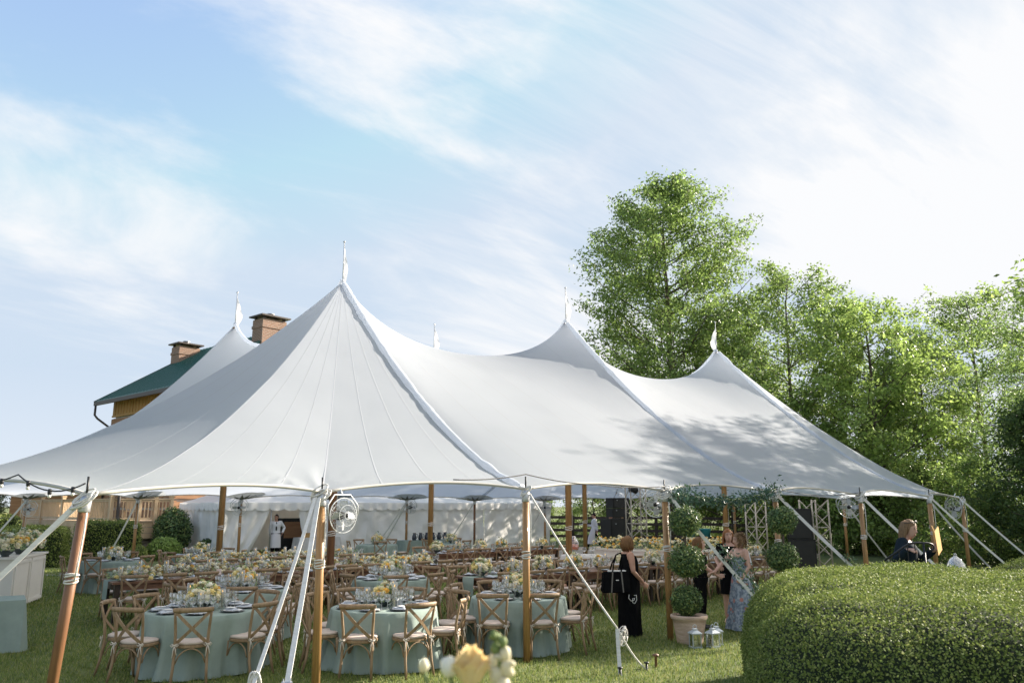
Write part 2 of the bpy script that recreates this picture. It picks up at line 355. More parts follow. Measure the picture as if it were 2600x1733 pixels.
def np_mesh(name, V, F, m):
    """V (n,3), F (k,4) or (k,3) arrays -> mesh"""
    me = bpy.data.meshes.new(name); k = F.shape[1]
    me.vertices.add(len(V)); me.vertices.foreach_set('co', np.ascontiguousarray(V, dtype=np.float32).ravel())
    me.loops.add(F.size); me.loops.foreach_set('vertex_index', np.ascontiguousarray(F, dtype=np.int32).ravel())
    me.polygons.add(len(F)); me.polygons.foreach_set('loop_start', np.arange(0, F.size, k, dtype=np.int32)); me.polygons.foreach_set('loop_total', np.full(len(F), k, dtype=np.int32))
    me.materials.append(MATS[m]); me.update(calc_edges=True); return me
def leaf_mesh(name, C, size, m, aspect=0.5, nrm=None, spread=1.0, droop=0.0):
    """one folded diamond leaf for every centre in C"""
    n = len(C); size = np.broadcast_to(np.asarray(size, float), (n,))
    d = RNG.normal(size=(n, 3)); d /= np.linalg.norm(d, axis=1)[:, None] + 1e-9
    if nrm is not None:
        nn = nrm + RNG.normal(size=(n, 3)) * spread; nn /= np.linalg.norm(nn, axis=1)[:, None] + 1e-9
        a = np.cross(nn, d); a /= np.linalg.norm(a, axis=1)[:, None] + 1e-9; b = np.cross(nn, a)
    else:
        e = RNG.normal(size=(n, 3)); a = d; b = np.cross(d, e); b /= np.linalg.norm(b, axis=1)[:, None] + 1e-9
        if droop: a[:, 2] -= droop; a /= np.linalg.norm(a, axis=1)[:, None]
    s = size[:, None]
    V = np.empty((n, 4, 3)); V[:, 0] = C - a * s * .5; V[:, 1] = C + b * s * .5 * aspect; V[:, 2] = C + a * s * .5; V[:, 3] = C - b * s * .5 * aspect
    F = np.arange(n * 4).reshape(n, 4)
    return np_mesh(name, V.reshape(-1, 3), F, m)
def lerp(a, b, t): return a + (b - a) * t
def V3(*a): return Vector(a)
# ================================================================== ground
me = bpy.data.meshes.new('lawn')
def ground():
    xs = [-900, -300, -120, -60] + list(np.linspace(-40, 40, 41)) + [60, 120, 300, 900]
    ys = [-60, -20] + list(np.linspace(-10, 60, 36)) + [90, 160, 400, 1500]
    V = [(x, y, 0.0) for y in ys for x in xs]; k = len(xs)
    F = [(j * k + i, j * k + i + 1, (j + 1) * k + i + 1, (j + 1) * k + i) for j in range(len(ys) - 1) for i in range(k - 1)]
    mb = MB(); mb.add(V, F); return part('lawn', mb, 'lawn', smooth=True)
tag(ground(), kind='structure')
mb = MB(); mb.add([(-160, 75, .004), (-20, 75, .004), (-20, 260, .004), (-260, 260, .004)], [(0, 1, 2, 3)])
tag(part('field', mb, 'field'), kind='structure')
def path(name, pts, w, m, z):
    mb = MB(); vs = []; P = [Vector((*p, 0)) for p in pts]
    for i, p in enumerate(P):
        d = (P[min(i + 1, len(P) - 1)] - P[max(i - 1, 0)]).normalized(); s = Vector((-d.y, d.x, 0)) * w / 2
        vs += [p + s + Vector((0, 0, z)), p - s + Vector((0, 0, z))]
    mb.add(vs, [(2 * i, 2 * i + 1, 2 * i + 3, 2 * i + 2) for i in range(len(P) - 1)])
    return tag(part(name, mb, m), kind='structure')
path('gravel_path', [(-24, 23.5), (-17, 25.0), (-13.5, 27.0), (-11.5, 30)], 1.1, 'gravel', .006)
# grass blades: many in front, thinning with distance
def grass():
    n = 330000
    Y = 7.5 + 21 * RNG.random(n) ** 1.75
    X = (RNG.random(n) * 1.36 - 0.70) * (Y + .6)
    keep = ~((X > 3.2) & (Y < 11) & (X > .30 * Y + .2))
    X, Y = X[keep], Y[keep]; n = len(X)
    pch = np.array([mnoise.noise(Vector((x * .55, y * .55, 0))) for x, y in zip(X[::8], Y[::8])]).repeat(8)[:n]
    h = (0.028 + 0.030 * RNG.random(n)) * (1 + .5 * pch) * (1 + (Y - 8) * .018)
    w = 0.0045 * (1 + (Y - 8) * .11)
    a = RNG.random(n) * 2 * PI; lean = RNG.random(n) * .9 * h; la = RNG.random(n) * 2 * PI
    V = np.empty((n, 3, 3)); dx, dy = np.cos(a) * w, np.sin(a) * w
    V[:, 0] = np.stack([X - dx, Y - dy, np.zeros(n)], 1); V[:, 1] = np.stack([X + dx, Y + dy, np.zeros(n)], 1)
    V[:, 2] = np.stack([X + np.cos(la) * lean, Y + np.sin(la) * lean, h], 1)
    o = link('grass', np_mesh('grass', V.reshape(-1, 3), np.arange(n * 3).reshape(n, 3), 'grass_blade'))
    tag(o, 'short mown green grass of the lawn around the tables', 'grass', kind='stuff')
grass()

# ================================================================== big sailcloth tent
UD = Vector((0.789, 0.614, 0)).normalized(); VD = Vector((-UD.y, UD.x, 0))
PK = {'A': V3(-4.02, 18.23, 7.35), 'C': V3(1.55, 22.35, 7.35), 'D': V3(7.02, 26.82, 7.35),
      'B': V3(-8.15, 22.86, 7.35), 'E': V3(-2.70, 27.05, 7.35), 'F': V3(2.80, 31.35, 7.35)}
EP = [  # x, y, z of the canopy's edge at each side pole, and the peaks it belongs to
 ('P4', -4.30, 8.20, 2.27, 'A'), ('P3', -2.38, 10.15, 2.33, 'A'), ('P1', 0.20, 11.85, 2.40, 'A'), ('P2', 2.58, 13.72, 2.41, 'AC'),
 ('P5', 5.25, 16.20, 2.42, 'C'), ('P6', 8.00, 18.65, 2.40, 'CD'), ('P7', 10.85, 21.10, 2.40, 'D'), ('P8', 13.15, 23.75, 2.36, 'D'),
 ('R1', 14.10, 27.50, 2.38, 'D'), ('R2', 12.60, 30.90, 2.40, 'DF'), ('R3', 9.60, 35.20, 2.40, 'F'), ('Q8', 5.30, 39.20, 2.40, 'F'),
 ('Q7', 1.55, 38.60, 2.40, 'F'), ('Q6', -1.70, 36.90, 2.40, 'F'), ('Q5', -4.50, 34.80, 2.42, 'EF'), ('Q4', -7.25, 32.60, 2.42, 'E'),
 ('Q3', -10.10, 30.30, 2.42, 'BE'), ('Q2', -12.90, 28.00, 2.42, 'B'), ('Q1', -15.30, 25.60, 2.40, 'B'), ('E0', -16.40, 22.40, 2.38, 'B'),
 ('E1', -14.60, 18.80, 2.38, 'B'), ('E2', -11.60, 14.40, 2.36, 'AB'), ('E3', -8.30, 10.00, 2.34, 'A')]
EPV = {e[0]: V3(e[1], e[2], e[3]) for e in EP}
CEN = V3(-0.5, 24.5, 0)
tent = thing('sailcloth_tent', 'large white peaked sailcloth tent covering the dining tables', 'tent')
def edge_pt(a, b, s):
    p = a.lerp(b, s); k = 4 * s * (1 - s); Ln = (b - a).length
    inn = (CEN - p); inn.z = 0; inn.normalize()
    return p + inn * (0.085 * Ln * k) + Vector((0, 0, 0.036 * Ln * k))
SAD = {'AC': 6.00, 'CD': 6.05, 'BE': 6.0, 'EF': 6.0, 'AB': 6.30, 'CE': 6.1, 'DF': 6.2}
def ridge(k, s):
    a, b = PK[k[0]], PK[k[1]]; p = a.lerp(b, s); q = abs(2 * s - 1)
    p.z = SAD[k] + (7.35 - SAD[k]) * (0.70 * q ** 2.1 + .30 * q ** 5); return p
def wr(P, amp=0.012):   # small slack in the cloth
    return mnoise.noise(P * .55) * amp * 2 + mnoise.noise(P * 1.7) * amp * .6
def panel_pt(top, bot, t, w, ex=1.36):
    p = top.lerp(bot, t); ga = (1 - t) ** ex; gb = 1 - t ** 1.16 * (1 - .0 * t); gb = .62 * gb + .38 * (1 - t) ** 1.2
    g = lerp(ga, gb, w); p.z = bot.z + (top.z - bot.z) * g
    # cone eased just under the peak
    return p
def grid_panel(fn, ns, ntt, name='canopy_panel'):
    V = []
    for j in range(ntt + 1):
        for i in range(ns + 1):
            p = fn(i / ns, j / ntt); k = min(1, 4 * (j / ntt) * (1 - j / ntt) * 1.2)
            z_ = wr(p) * k
            for en, am in (('P3', .030), ('P1', .012), ('P2', .014), ('P6', .012)):
                dv = p - EPV[en]; dl = dv.length
                if .05 < dl < 1.3: z_ += am * (1 - dl / 1.3) ** 1.2 * math.sin(15 * math.atan2(dv.y, dv.x) + 3 * math.sin(4 * math.atan2(dv.y, dv.x))) * min(1, dl / .25)
            V.append(p + Vector((0, 0, z_)))
    F = [(j * (ns + 1) + i, (j + 1) * (ns + 1) + i, (j + 1) * (ns + 1) + i + 1, j * (ns + 1) + i + 1) for j in range(ntt) for i in range(ns)]
    mb = MB(); mb.add(V, F); return part(name, mb, 'canvas', tent, smooth=True)
EXP = {'Q1': 1.6, 'E0': 2.0, 'E1': 2.1, 'E3': 1.6, 'P4': 1.45}
seams = []          # (fn(t), width)
hem_paths = []
i = 0; n_e = len(EP)
order = EP + [EP[0]]
k = 0
while k < n_e:
    a = order[k]; b = order[(k + 1) % n_e]
    if len(b[4]) == 1:      # fan below one peak
        A, B, pk = EPV[a[0]], EPV[b[0]], PK[a[4][0]]
        ea, eb = EXP.get(a[0], 1.36), EXP.get(b[0], 1.36)
        fn = lambda s, t, A=A, B=B, pk=pk, ea=ea, eb=eb: panel_pt(pk, edge_pt(A, B, s), t, 0.0, lerp(ea, eb, s))
        grid_panel(fn, *((34, 64) if a[0] in ('P4', 'P3') else (14, 40))); hem_paths.append([fn(s / 14, 1) for s in range(15)])
        for s in (.25, .5, .75): seams.append((lambda t, fn=fn, s=s: fn(s, t), .010))
        if a[0] not in ('P1', 'P7'): seams.append((lambda t, fn=fn: fn(0, t), .020))
        k += 1
    else:                   # panel hung from a ridge, with a pole at the middle of its edge
        c = order[(k + 2) % n_e]; A, M, B = EPV[a[0]], EPV[b[0]], EPV[c[0]]; p1, p2 = a[4][-1], c[4][0]
        key = ''.join((p1, p2)); rev = key not in SAD
        rk = key[::-1] if rev else key
        def fn(s, t, A=A, M=M, B=B, rk=rk, rev=rev, ka=a[0], kc=c[0]):
            top = ridge(rk, 1 - s if rev else s)
            bot = edge_pt(A, M, s * 2) if s <= .5 else edge_pt(M, B, s * 2 - 1)
            return panel_pt(top, bot, t, (4 * s * (1 - s)) ** .8 * (.0 if ka == 'E1' else 1), lerp(EXP.get(ka, 1.36), EXP.get(kc, 1.36), s))
        grid_panel(fn, 40, 40); hem_paths.append([fn(s / 40, 1) for s in range(21)]); hem_paths.append([fn(s / 40, 1) for s in range(20, 41)])
        for s in (.125, .25, .375, .5, .625, .75, .875): seams.append((lambda t, fn=fn, s=s: fn(s, t), .008))
        k += 2
def coons(k0, k1, k2, k3):   # bottom a-b, top d-c, left a-d, right b-c
    def fn(s, t):
        c0, c1 = ridge(k0, s), ridge(k1, s); d0, d1 = ridge(k2, t), ridge(k3, t)
        P00, P10, P01, P11 = ridge(k0, 0), ridge(k0, 1), ridge(k1, 0), ridge(k1, 1)
        return c0 * (1 - t) + c1 * t + d0 * (1 - s) + d1 * s - (P00 * (1 - s) * (1 - t) + P10 * s * (1 - t) + P01 * (1 - s) * t + P11 * s * t)
    return fn
grid_panel(coons('AC', 'BE', 'AB', 'CE'), 28, 28); grid_panel(coons('CD', 'EF', 'CE', 'DF'), 28, 28)
for fn, w in seams:          # raised stitched webbing lines, a strip following the cloth
    mb = MB(); V = []; n = 40
    for j in range(n + 1):
        t = .015 + .975 * j / n; p = fn(t); q = fn(min(t + .01, 1)); d = (q - p)
        if d.length < 1e-6: d = p - fn(t - .01)
        d.normalize(); sd = d.cross(Vector((0, 0, 1))).normalized(); up = sd.cross(d); up.z = abs(up.z)
        for sg in (-1, 1): V.append(p + sd * sg * w / 2 + up * .004 + Vector((0, 0, wr(p) * min(1, 4.8 * t * (1 - t)))))
    mb.add(V, [(2 * j, 2 * j + 1, 2 * j + 3, 2 * j + 2) for j in range(n)]); part('seam', mb, 'canvas_seam', tent, smooth=True)
for hp in hem_paths:         # rolled hem
    mb = MB(); mb.tube([p + Vector((0, 0, -.012)) for p in hp], .022, 6); part('hem', mb, 'canvas_hem', tent, smooth=True)
def lacing(pk, ep):          # the rumpled lacing flap over a main seam
    a, b = PK[pk], EPV[ep]; mb = MB(); V = []; n = 90
    for j in range(n + 1):
        t = .012 + .975 * j / n; p = panel_pt(a, b, t, 0.0); q = panel_pt(a, b, min(1, t + .01), 0.0); d = (q - p).normalized()
        sd = d.cross(Vector((0, 0, 1))).normalized(); up = sd.cross(d); up.z = abs(up.z)
        r = .9 + .35 * mnoise.noise(Vector((t * 26, 3, ord(pk)))) + .2 * mnoise.noise(Vector((t * 70, 9, 1)))
        ww = lerp(.10, .085, t)
        for ang in (0, .2, .4, .6, .8, 1.0):
            th = PI * ang; V.append(p + sd * math.cos(th) * ww * r + up * (math.sin(th) * .085 * r - .012))
    mb.add(V, [(6 * j + c, 6 * j + c + 1, 6 * j + c + 7, 6 * j + c + 6) for j in range(n) for c in range(5)])
    part('lacing_flap', mb, 'canvas', tent, smooth=True)
for pk, ep in (('A', 'P1'), ('C', 'P5'), ('D', 'P7'), ('B', 'Q2'), ('E', 'Q4'), ('F', 'Q6')): lacing(pk, ep)
def lacing_ridge(kk):
    mb = MB(); pts = []
    for j in range(61):
        s = j / 60; p = ridge(kk, s); r = mnoise.noise(Vector((s * 30, 2, 7))) * .02; pts.append(p + Vector((0, r, .035 + r)))
    mb.tube(pts, [.055 + .02 * mnoise.noise(Vector((j * .7, 4, 4))) for j in range(61)], 8); part('lacing_flap', mb, 'canvas', tent, smooth=True)
lacing_ridge('AB'); lacing_ridge('CE'); lacing_ridge('DF')
# star shaped reinforcement patches under the cloth at the side poles
for nm in ('Q1', 'Q2', 'Q3', 'Q4', 'Q5', 'Q6', 'Q7'):
    e = EPV[nm]; inn = (CEN - e); inn.z = 0; inn.normalize(); sd = Vector((-inn.y, inn.x, 0)); slope = .40
    def on(r, th): return e + inn * (r * math.cos(th)) + sd * (r * math.sin(th)) + Vector((0, 0, 5 * (r * max(0, math.cos(th)) / 8) ** 1.36 + .085 * r * abs(math.sin(th)) - .03))
    mb = MB(); V = [on(.02, 0)]
    for q in range(13): V.append(on(.85, -PI / 2 + PI * q / 12))
    mb.add(V, [(0, q + 1, q + 2) for q in range(12)]); part('reinforcement_patch', mb, 'patch_grey', tent)
    mb = MB(); V = [on(.02, 0) - Vector((0, 0, .02))]
    for q in range(15): V.append(on(.72 if q % 2 == 0 else .30, -PI / 2 + PI * q / 14) - Vector((0, 0, .02)))
    mb.add(V, [(0, q + 1, q + 2) for q in range(14)]); part('reinforcement_star', mb, 'star_grey', tent)
# poles
WHERE = {'P4': 'leftmost near tent pole, leaning, close to the camera', 'P3': 'tent pole with two white ratchet straps behind the foreground rose',
 'P1': 'near tent pole in front of the middle round table', 'P2': 'near tent pole just left of the tall potted topiary', 'P5': 'tent pole behind the second topiary at the end of the garland',
 'P6': 'tent pole left of the woman on the steps', 'P7': 'tent pole right behind the woman holding a folder', 'P8': 'rightmost tent pole with a fan',
 'R1': 'slim tent pole behind the woman on the steps', 'R2': 'far tent pole beyond the stage truss near the woods', 'R3': 'far tent pole behind the stage', 'Q8': 'far corner tent pole above the loudspeakers',
 'Q7': 'far tent pole at the right end of the white service tent', 'Q6': 'dark far tent pole in front of the white service tent wall', 'Q5': 'far tent pole with a fan in front of the long white wall',
 'Q4': 'far tent pole right of the service tent doorway', 'Q3': 'far tent pole with a fan at the service tent corner', 'Q2': 'far tent pole in front of the wooden deck corner', 'Q1': 'far left tent pole with a fan by the clipped hedge',
 'E0': 'far end tent pole outside the left edge', 'E1': 'end tent pole outside the left edge', 'E2': 'end tent pole beside the white bar', 'E3': 'end tent pole left of the sage table'}
BASE = {'P4': (-4.40, 8.05), 'P3': (-2.34, 10.12)}
TIE_Z = 1.42
for e in EP:
    nm = e[0]
    if nm in ('E0', 'E1', 'E2', 'E3', 'R3'): vis = False
    top = EPV[nm] + Vector((0, 0, -.03)); bs = Vector((*BASE.get(nm, (e[1] + .01, e[2])), 0))
    ax = (top - bs)
    t = thing('tent_side_pole', ('brown wooden ' + WHERE[nm]), 'tent pole', bs, group='brown poles holding up the tent edge')
    mb = MB(); dark = nm in ('P4', 'Q6')
    mb.tube([(0, 0, 0), ax * .5, ax * .945], .052, 14); part('shaft', mb, 'pole_wood_dark' if dark else 'pole_wood', t, smooth=True)
    mb = MB(); mb.tube([ax * .93, ax * .935, ax * .99, ax * 1.0], [.054, .058, .058, .04], 14); part('metal_cap', mb, 'galvanised', t, smooth=True)
    mb = MB(); mb.tube([ax * .99, ax + Vector((0, 0, .20))], .012, 8); part('spike', mb, 'iron_black', t, smooth=True)
    mb = MB()
    for q in range(4):
        z = TIE_Z + q * .024 + random.uniform(-.01, .01)
        mb.tube([ax * (z / ax.z) + Vector((math.cos(a) * .060, math.sin(a) * .060, .012 * math.sin(a + q))) for a in np.linspace(0, 2 * PI, 17)], .009, 5)
    part('rope_wrap', mb, 'rope_white', t, smooth=True)
    if nm in ('P4', 'P3', 'P1', 'P2', 'P6', 'P7', 'P8', 'R1', 'R2', 'Q1', 'Q2', 'Q5', 'Q7'):
        mb = MB(); s = Vector((.055, -.045, 0)); mb.tube([ax * .93 + s, ax * .85 + s * 1.25, ax * .72 + s * 1.2, ax * (TIE_Z / ax.z) + s], .008, 6); part('hanging_line', mb, 'rope_white', t, smooth=True)
    mb = MB(); rr = .10 if nm in ('P3', 'P2', 'P6', 'P4', 'P5') else .06
    for q in range(5):      # coiled rope at the corner plate
        c = ax * .995 + Vector((random.uniform(-.03, .03), random.uniform(-.05, -.02), random.uniform(-.04, .05))); tl = random.uniform(.3, 1.2)
        pts = [c + Vector((math.cos(a) * rr * random.uniform(.95, 1.08), math.sin(a) * rr * .4, math.sin(a + tl) * rr * .75)) for a in np.linspace(0, 2 * PI, 15)]; pts[-1] = pts[0]
        mb.tube(pts, .010, 5)
    part('rope_coil', mb, 'rope_white', t, smooth=True)
MW = {'A': 'thick dark wooden centre pole standing among the chairs behind the left ratchet strap', 'C': 'thick wooden centre pole beside the pink drink dispenser', 'D': 'orange-brown centre pole behind the smiling woman in black',
      'B': 'thick wooden centre pole behind the left floral table runner', 'E': 'thick yellowish wooden centre pole at the end of the floral tables', 'F': 'thinner looking centre pole just right of another, with tied white rope'}
for kx, p in PK.items():
    t = thing('tent_centre_pole', MW[kx], 'tent pole', (p.x, p.y, 0), group='tall centre poles under the tent peaks')
    mb = MB(); mb.tube([(0, 0, 0), (0, 0, 3.5), (0, 0, 7.28)], [.085, .085, .07], 16); part('shaft', mb, 'pole_wood_dark' if kx in 'A' else 'pole_wood', t, smooth=True)
    mb = MB()
    for q in range(3): mb.tube([(math.cos(a) * .095, math.sin(a) * .095, 1.52 + q * .03 + .02 * math.sin(a + q)) for a in np.linspace(0, 2 * PI, 17)], .010, 5)
    mb.tube([(.10, -.03, 1.52), (.10, -.03, 2.6), (.09, -.03, 5.5)], .008, 5)
    part('rope_wrap', mb, 'rope_white', t, smooth=True)
# pennant flags on the peaks
FW = {'A': 'white pennant flag on the tallest looking front tent peak', 'B': 'white pennant on the left rear tent peak beside the brick chimneys', 'C': 'white pennant on the middle tent peak left of the big tree',
      'D': 'white pennant on the right tent peak in front of the trees', 'E': 'white pennant showing alone above the tent ridge between two peaks', 'F': 'white pennant on the hidden rear right tent peak'}
for q, (kx, p) in enumerate(PK.items()):
    t = thing('pennant_flag', FW[kx], 'flag', p + Vector((0, 0, -.05)), group='white pennants on the tent peaks')
    mb = MB(); mb.tube([(0, 0, 0), (0, 0, 1.02)], .011, 8); mb.lathe([(.001, 1.02), (.03, 1.03), (.03, 1.05), (.001, 1.07)], 8); part('staff', mb, 'galvanised', t, smooth=True)
    mb = MB(); V = []; hang = {'A': .09, 'B': .16, 'C': .13, 'D': -.18, 'E': .16, 'F': .13}[kx]
    for j in range(13):
        z = .97 - .80 * j / 12; wdt = hang * math.sin(PI * min(1, (j / 12) * .9 + .05)) ** .8 * (1.2 if j > 5 else 1)
        for c in range(4): V.append((wdt * c / 3 + .01, .025 * math.sin(j * .9 + c * 1.5 + q), z - .07 * c))
    mb.add(V, [(4 * j + c, 4 * j + c + 1, 4 * j + c + 5, 4 * j + c + 4) for j in range(12) for c in range(3)])
    part('flag_cloth', mb, 'flag_white', t, smooth=True)

# guy straps and ropes
def strap(a, b, w, label, ratchet=None, rope=False, name='guy_strap', grp='white guy lines of the tent'):
    t = thing(name, label, 'guy line', b, group=grp); a = Vector(a) - Vector(b); d = -a
    mb = MB(); sag = [a.lerp(Vector(), s / 10) + Vector((0, 0, -.05 * math.sin(PI * s / 10))) for s in range(11)]
    if rope: mb.tube(sag, w, 7); part('rope', mb, 'rope_white', t, smooth=True)
    else:
        sd = d.cross(Vector((0, 0, 1))).normalized(); tw = .35
        V = []
        for s, p in enumerate(sag):
            dd = d.cross(Vector((.15, 1, .1))).normalized(); nn = d.cross(dd).normalized() * .003
            V += [p - dd * w / 2 - nn, p + dd * w / 2 - nn, p + dd * w / 2 + nn, p - dd * w / 2 + nn]
        F = []
        for s in range(10):
            for c in range(4): F.append((4 * s + c, 4 * s + (c + 1) % 4, 4 * s + 4 + (c + 1) % 4, 4 * s + 4 + c))
        mb.add(V, F); part('webbing', mb, 'strap_white', t)
    if ratchet:
        p = a * (1 - ratchet); u = a.normalized(); sd = u.cross(Vector((0, 0, 1))).normalized(); nn = sd.cross(u)
        mb = MB(); M = Matrix((sd, u, nn)).transposed()
        for sg in (-1, 1): mb.box(p + sd * sg * .034, (.006, .20, .05), M=M)
        mb.tube([p - sd * .05 - u * .07, p + sd * .05 - u * .07], .016, 8); mb.tube([p - sd * .05 + u * .07, p + sd * .05 + u * .07], .012, 8); mb.box(p + nn * .03 - u * .02, (.075, .06, .012), M=M)
        part('ratchet', mb, 'galvanised', t)
    if Vector(b).z > .1: return t
    mb = MB(); mb.tube([(0, 0, -.2), (0, 0, .10)], .016, 8); mb.lathe([(.016, .085), (.035, .09), (.035, .105), (.001, .11)], 8); part('stake', mb, 'iron_black', t, smooth=True)
    return t
TOP = {k2: EPV[k2] + Vector((0, 0, -.08)) for k2 in EPV}
strap(TOP['P3'] + V3(-.02, -.08, 0), (-2.08, 7.55, 0), .062, 'wide white ratchet strap running down right beside the near brown pole', .80)
strap(TOP['P3'] + V3(-.06, -.08, 0), (-2.52, 7.70, 0), .045, 'narrow white strap left of the wide ratchet strap')
t = thing('rope_bundle', 'bundle of pale blue-white rope tied low on the narrow strap', 'rope', (-2.49, 8.28, .48))
mb = MB()
for q in range(7): mb.tube([Vector((math.cos(a) * .04 * random.uniform(.8, 1.2) - .05 + q * .008, random.uniform(-.02, .02), math.sin(a) * .13 - .05)) for a in np.linspace(0, 2 * PI, 13)], .010, 5)
part('coil', mb, 'rope_white', t, smooth=True)
strap(TOP['P4'] + V3(-.06, -.02, 0), (-6.25, 7.55, 0), .05, 'white strap sloping down left from the leaning pole, lower of two')
strap(TOP['P4'] + V3(-.06, .03, 0), (-6.75, 8.30, 0), .05, 'white strap sloping down left from the leaning pole, upper of two')
strap(TOP['P1'] + V3(.06, -.02, 0), (1.40, 11.15, .55), .014, 'white rope sloping right from the middle near pole to a knot', rope=True, name='guy_rope')
strap((1.40, 11.15, .55), (1.40, 10.95, 0), .05, 'short frayed white strap dropping from the rope knot to a stake')
strap((1.42, 11.15, .52), (1.80, 11.30, 0), .014, 'short rope from the knot to the right-hand stake', rope=True, name='guy_rope')
t = thing('rope_knot', 'loose loops of white rope knotted above the grass', 'rope', (1.42, 11.13, .50)); mb = MB()
for q in range(6):
    ph = random.uniform(0, 6); rx_, rz_ = random.uniform(.02, .07), random.uniform(.05, .16); tw_ = random.uniform(-.7, .7)
    mb.tube([Vector((.05 + math.cos(a) * rx_ * math.cos(tw_) + math.sin(a) * rz_ * math.sin(tw_) * .6, math.sin(a + ph) * .04, -.04 + math.sin(a) * rz_ * math.cos(tw_))) for a in np.linspace(0, 2 * PI, 17)], .0055, 5)
part('loops', mb, 'rope_white', t, smooth=True)
t = thing('iron_stake', 'lone rusty iron stake with a mushroom head in the grass', 'stake', (1.96, 11.50, 0)); mb = MB(); mb.lathe([(.018, 0), (.018, .14), (.045, .145), (.045, .165), (.001, .18)], 10); part('stake_body', mb, 'farm_wood', t, smooth=True)
strap(TOP['P2'] + V3(.07, -.02, 0), (4.45, 12.95, 0), .055, 'broad white strap sloping past the potted topiary')
strap(TOP['P5'] + V3(.07, 0, 0), (7.45, 15.35, 0), .06, 'white strap with greenery right of the second topiary')
strap(TOP['P6'] + V3(.07, 0, 0), (10.15, 17.9, 0), .06, 'double white strap reaching down behind the woman on the steps')
strap(TOP['P7'] + V3(.07, 0, 0), (13.2, 20.7, 0), .05, 'white strap right of the woman holding the folder')
strap(TOP['P8'] + V3(.05, 0, 0), (15.45, 23.3, 0), .05, 'rightmost white strap in front of the dark tree')
strap(TOP['R1'] + V3(.05, 0, 0), (16.4, 28.2, 0), .06, 'far white strap between the two rightmost poles')
strap(TOP['R2'] + V3(.05, 0, 0), (14.6, 31.8, 0), .06, 'far white strap behind the pole left of the woman on the steps')
strap(TOP['Q5'], (-6.35, 36.5, 0), .05, 'far white strap, upper of the pair before the long white wall')
strap(TOP['Q5'] + V3(.04, 0, 0), (-6.05, 36.9, 0), .05, 'far white strap, lower of the pair before the long white wall')
strap(TOP['Q6'], (-3.3, 38.4, 0), .05, 'far strap from the dark pole before the white service tent')
strap(TOP['Q7'], (0.4, 40.2, 0), .04, 'far strap at the right end of the service tent', rope=False)
strap(TOP['Q2'], (-14.7, 29.6, 0), .06, 'far tan strap crossing the clipped hedge below the deck')
strap(TOP['Q1'], (-17.9, 26.8, 0), .06, 'far white strap left of the clipped hedge')
# cords with lamps along the edge
def string_lights(pts, n, label, sag=.12, bulbs=True):
    t = thing('string_lights', label, 'string lights', pts[0]); o = Vector(pts[0]); mb = MB(); P = []
    for a, b in zip(pts[:-1], pts[1:]):
        a = Vector(a) - o; b = Vector(b) - o
        for s in range(12): P.append(a.lerp(b, s / 12) + Vector((0, 0, -sag * 4 * (s / 12) * (1 - s / 12))))
    P.append(Vector(pts[-1]) - o); mb.tube(P, .008, 5); part('cable', mb, 'bulb_black', t, smooth=True)
    if bulbs:
        for q in range(n):
            p = P[int((q + .5) * len(P) / n)]
            mb = MB(); mb.lathe([(.010, .02), (.020, .015), (.020, -.03), (.015, -.04)], 8, cap=True); s = part('socket', mb, 'bulb_black', t, loc=p, smooth=True)
            mb = MB(); mb.ball((0, 0, -.056), .020, 8, 5); part('bulb', mb, 'bulb_glass', t, loc=p, smooth=True)
string_lights([EPV['E3'] + V3(.3, -.05, .2), V3(-6.6, 9.15, 2.53), V3(-5.2, 8.5, 2.47), EPV['P4'] + V3(0, -.05, .10)], 9, 'black cable of bulbs hung along the left tent edge')
string_lights([V3(4.4, 27.5, 3.6), V3(4.4, 33.5, 2.9), V3(4.6, 39.0, 2.35)], 8, 'dark cable of small bulbs hanging under the far canopy', .2)
string_lights([EPV['P3'] + V3(1.6, .6, .16), EPV['P1'] + V3(0, -.05, .20), V3(1.35, 12.7, 2.47), EPV['P2'] + V3(0, -.03, .06)], 3, 'thin grey cord swagged along the near tent edge', .03, False)
string_lights([EPV['P5'] + V3(0, -.05, .06), EPV['P6'] + V3(0, -.05, .05)], 3, 'thin white cord swagged along the right tent edge', .10, False)

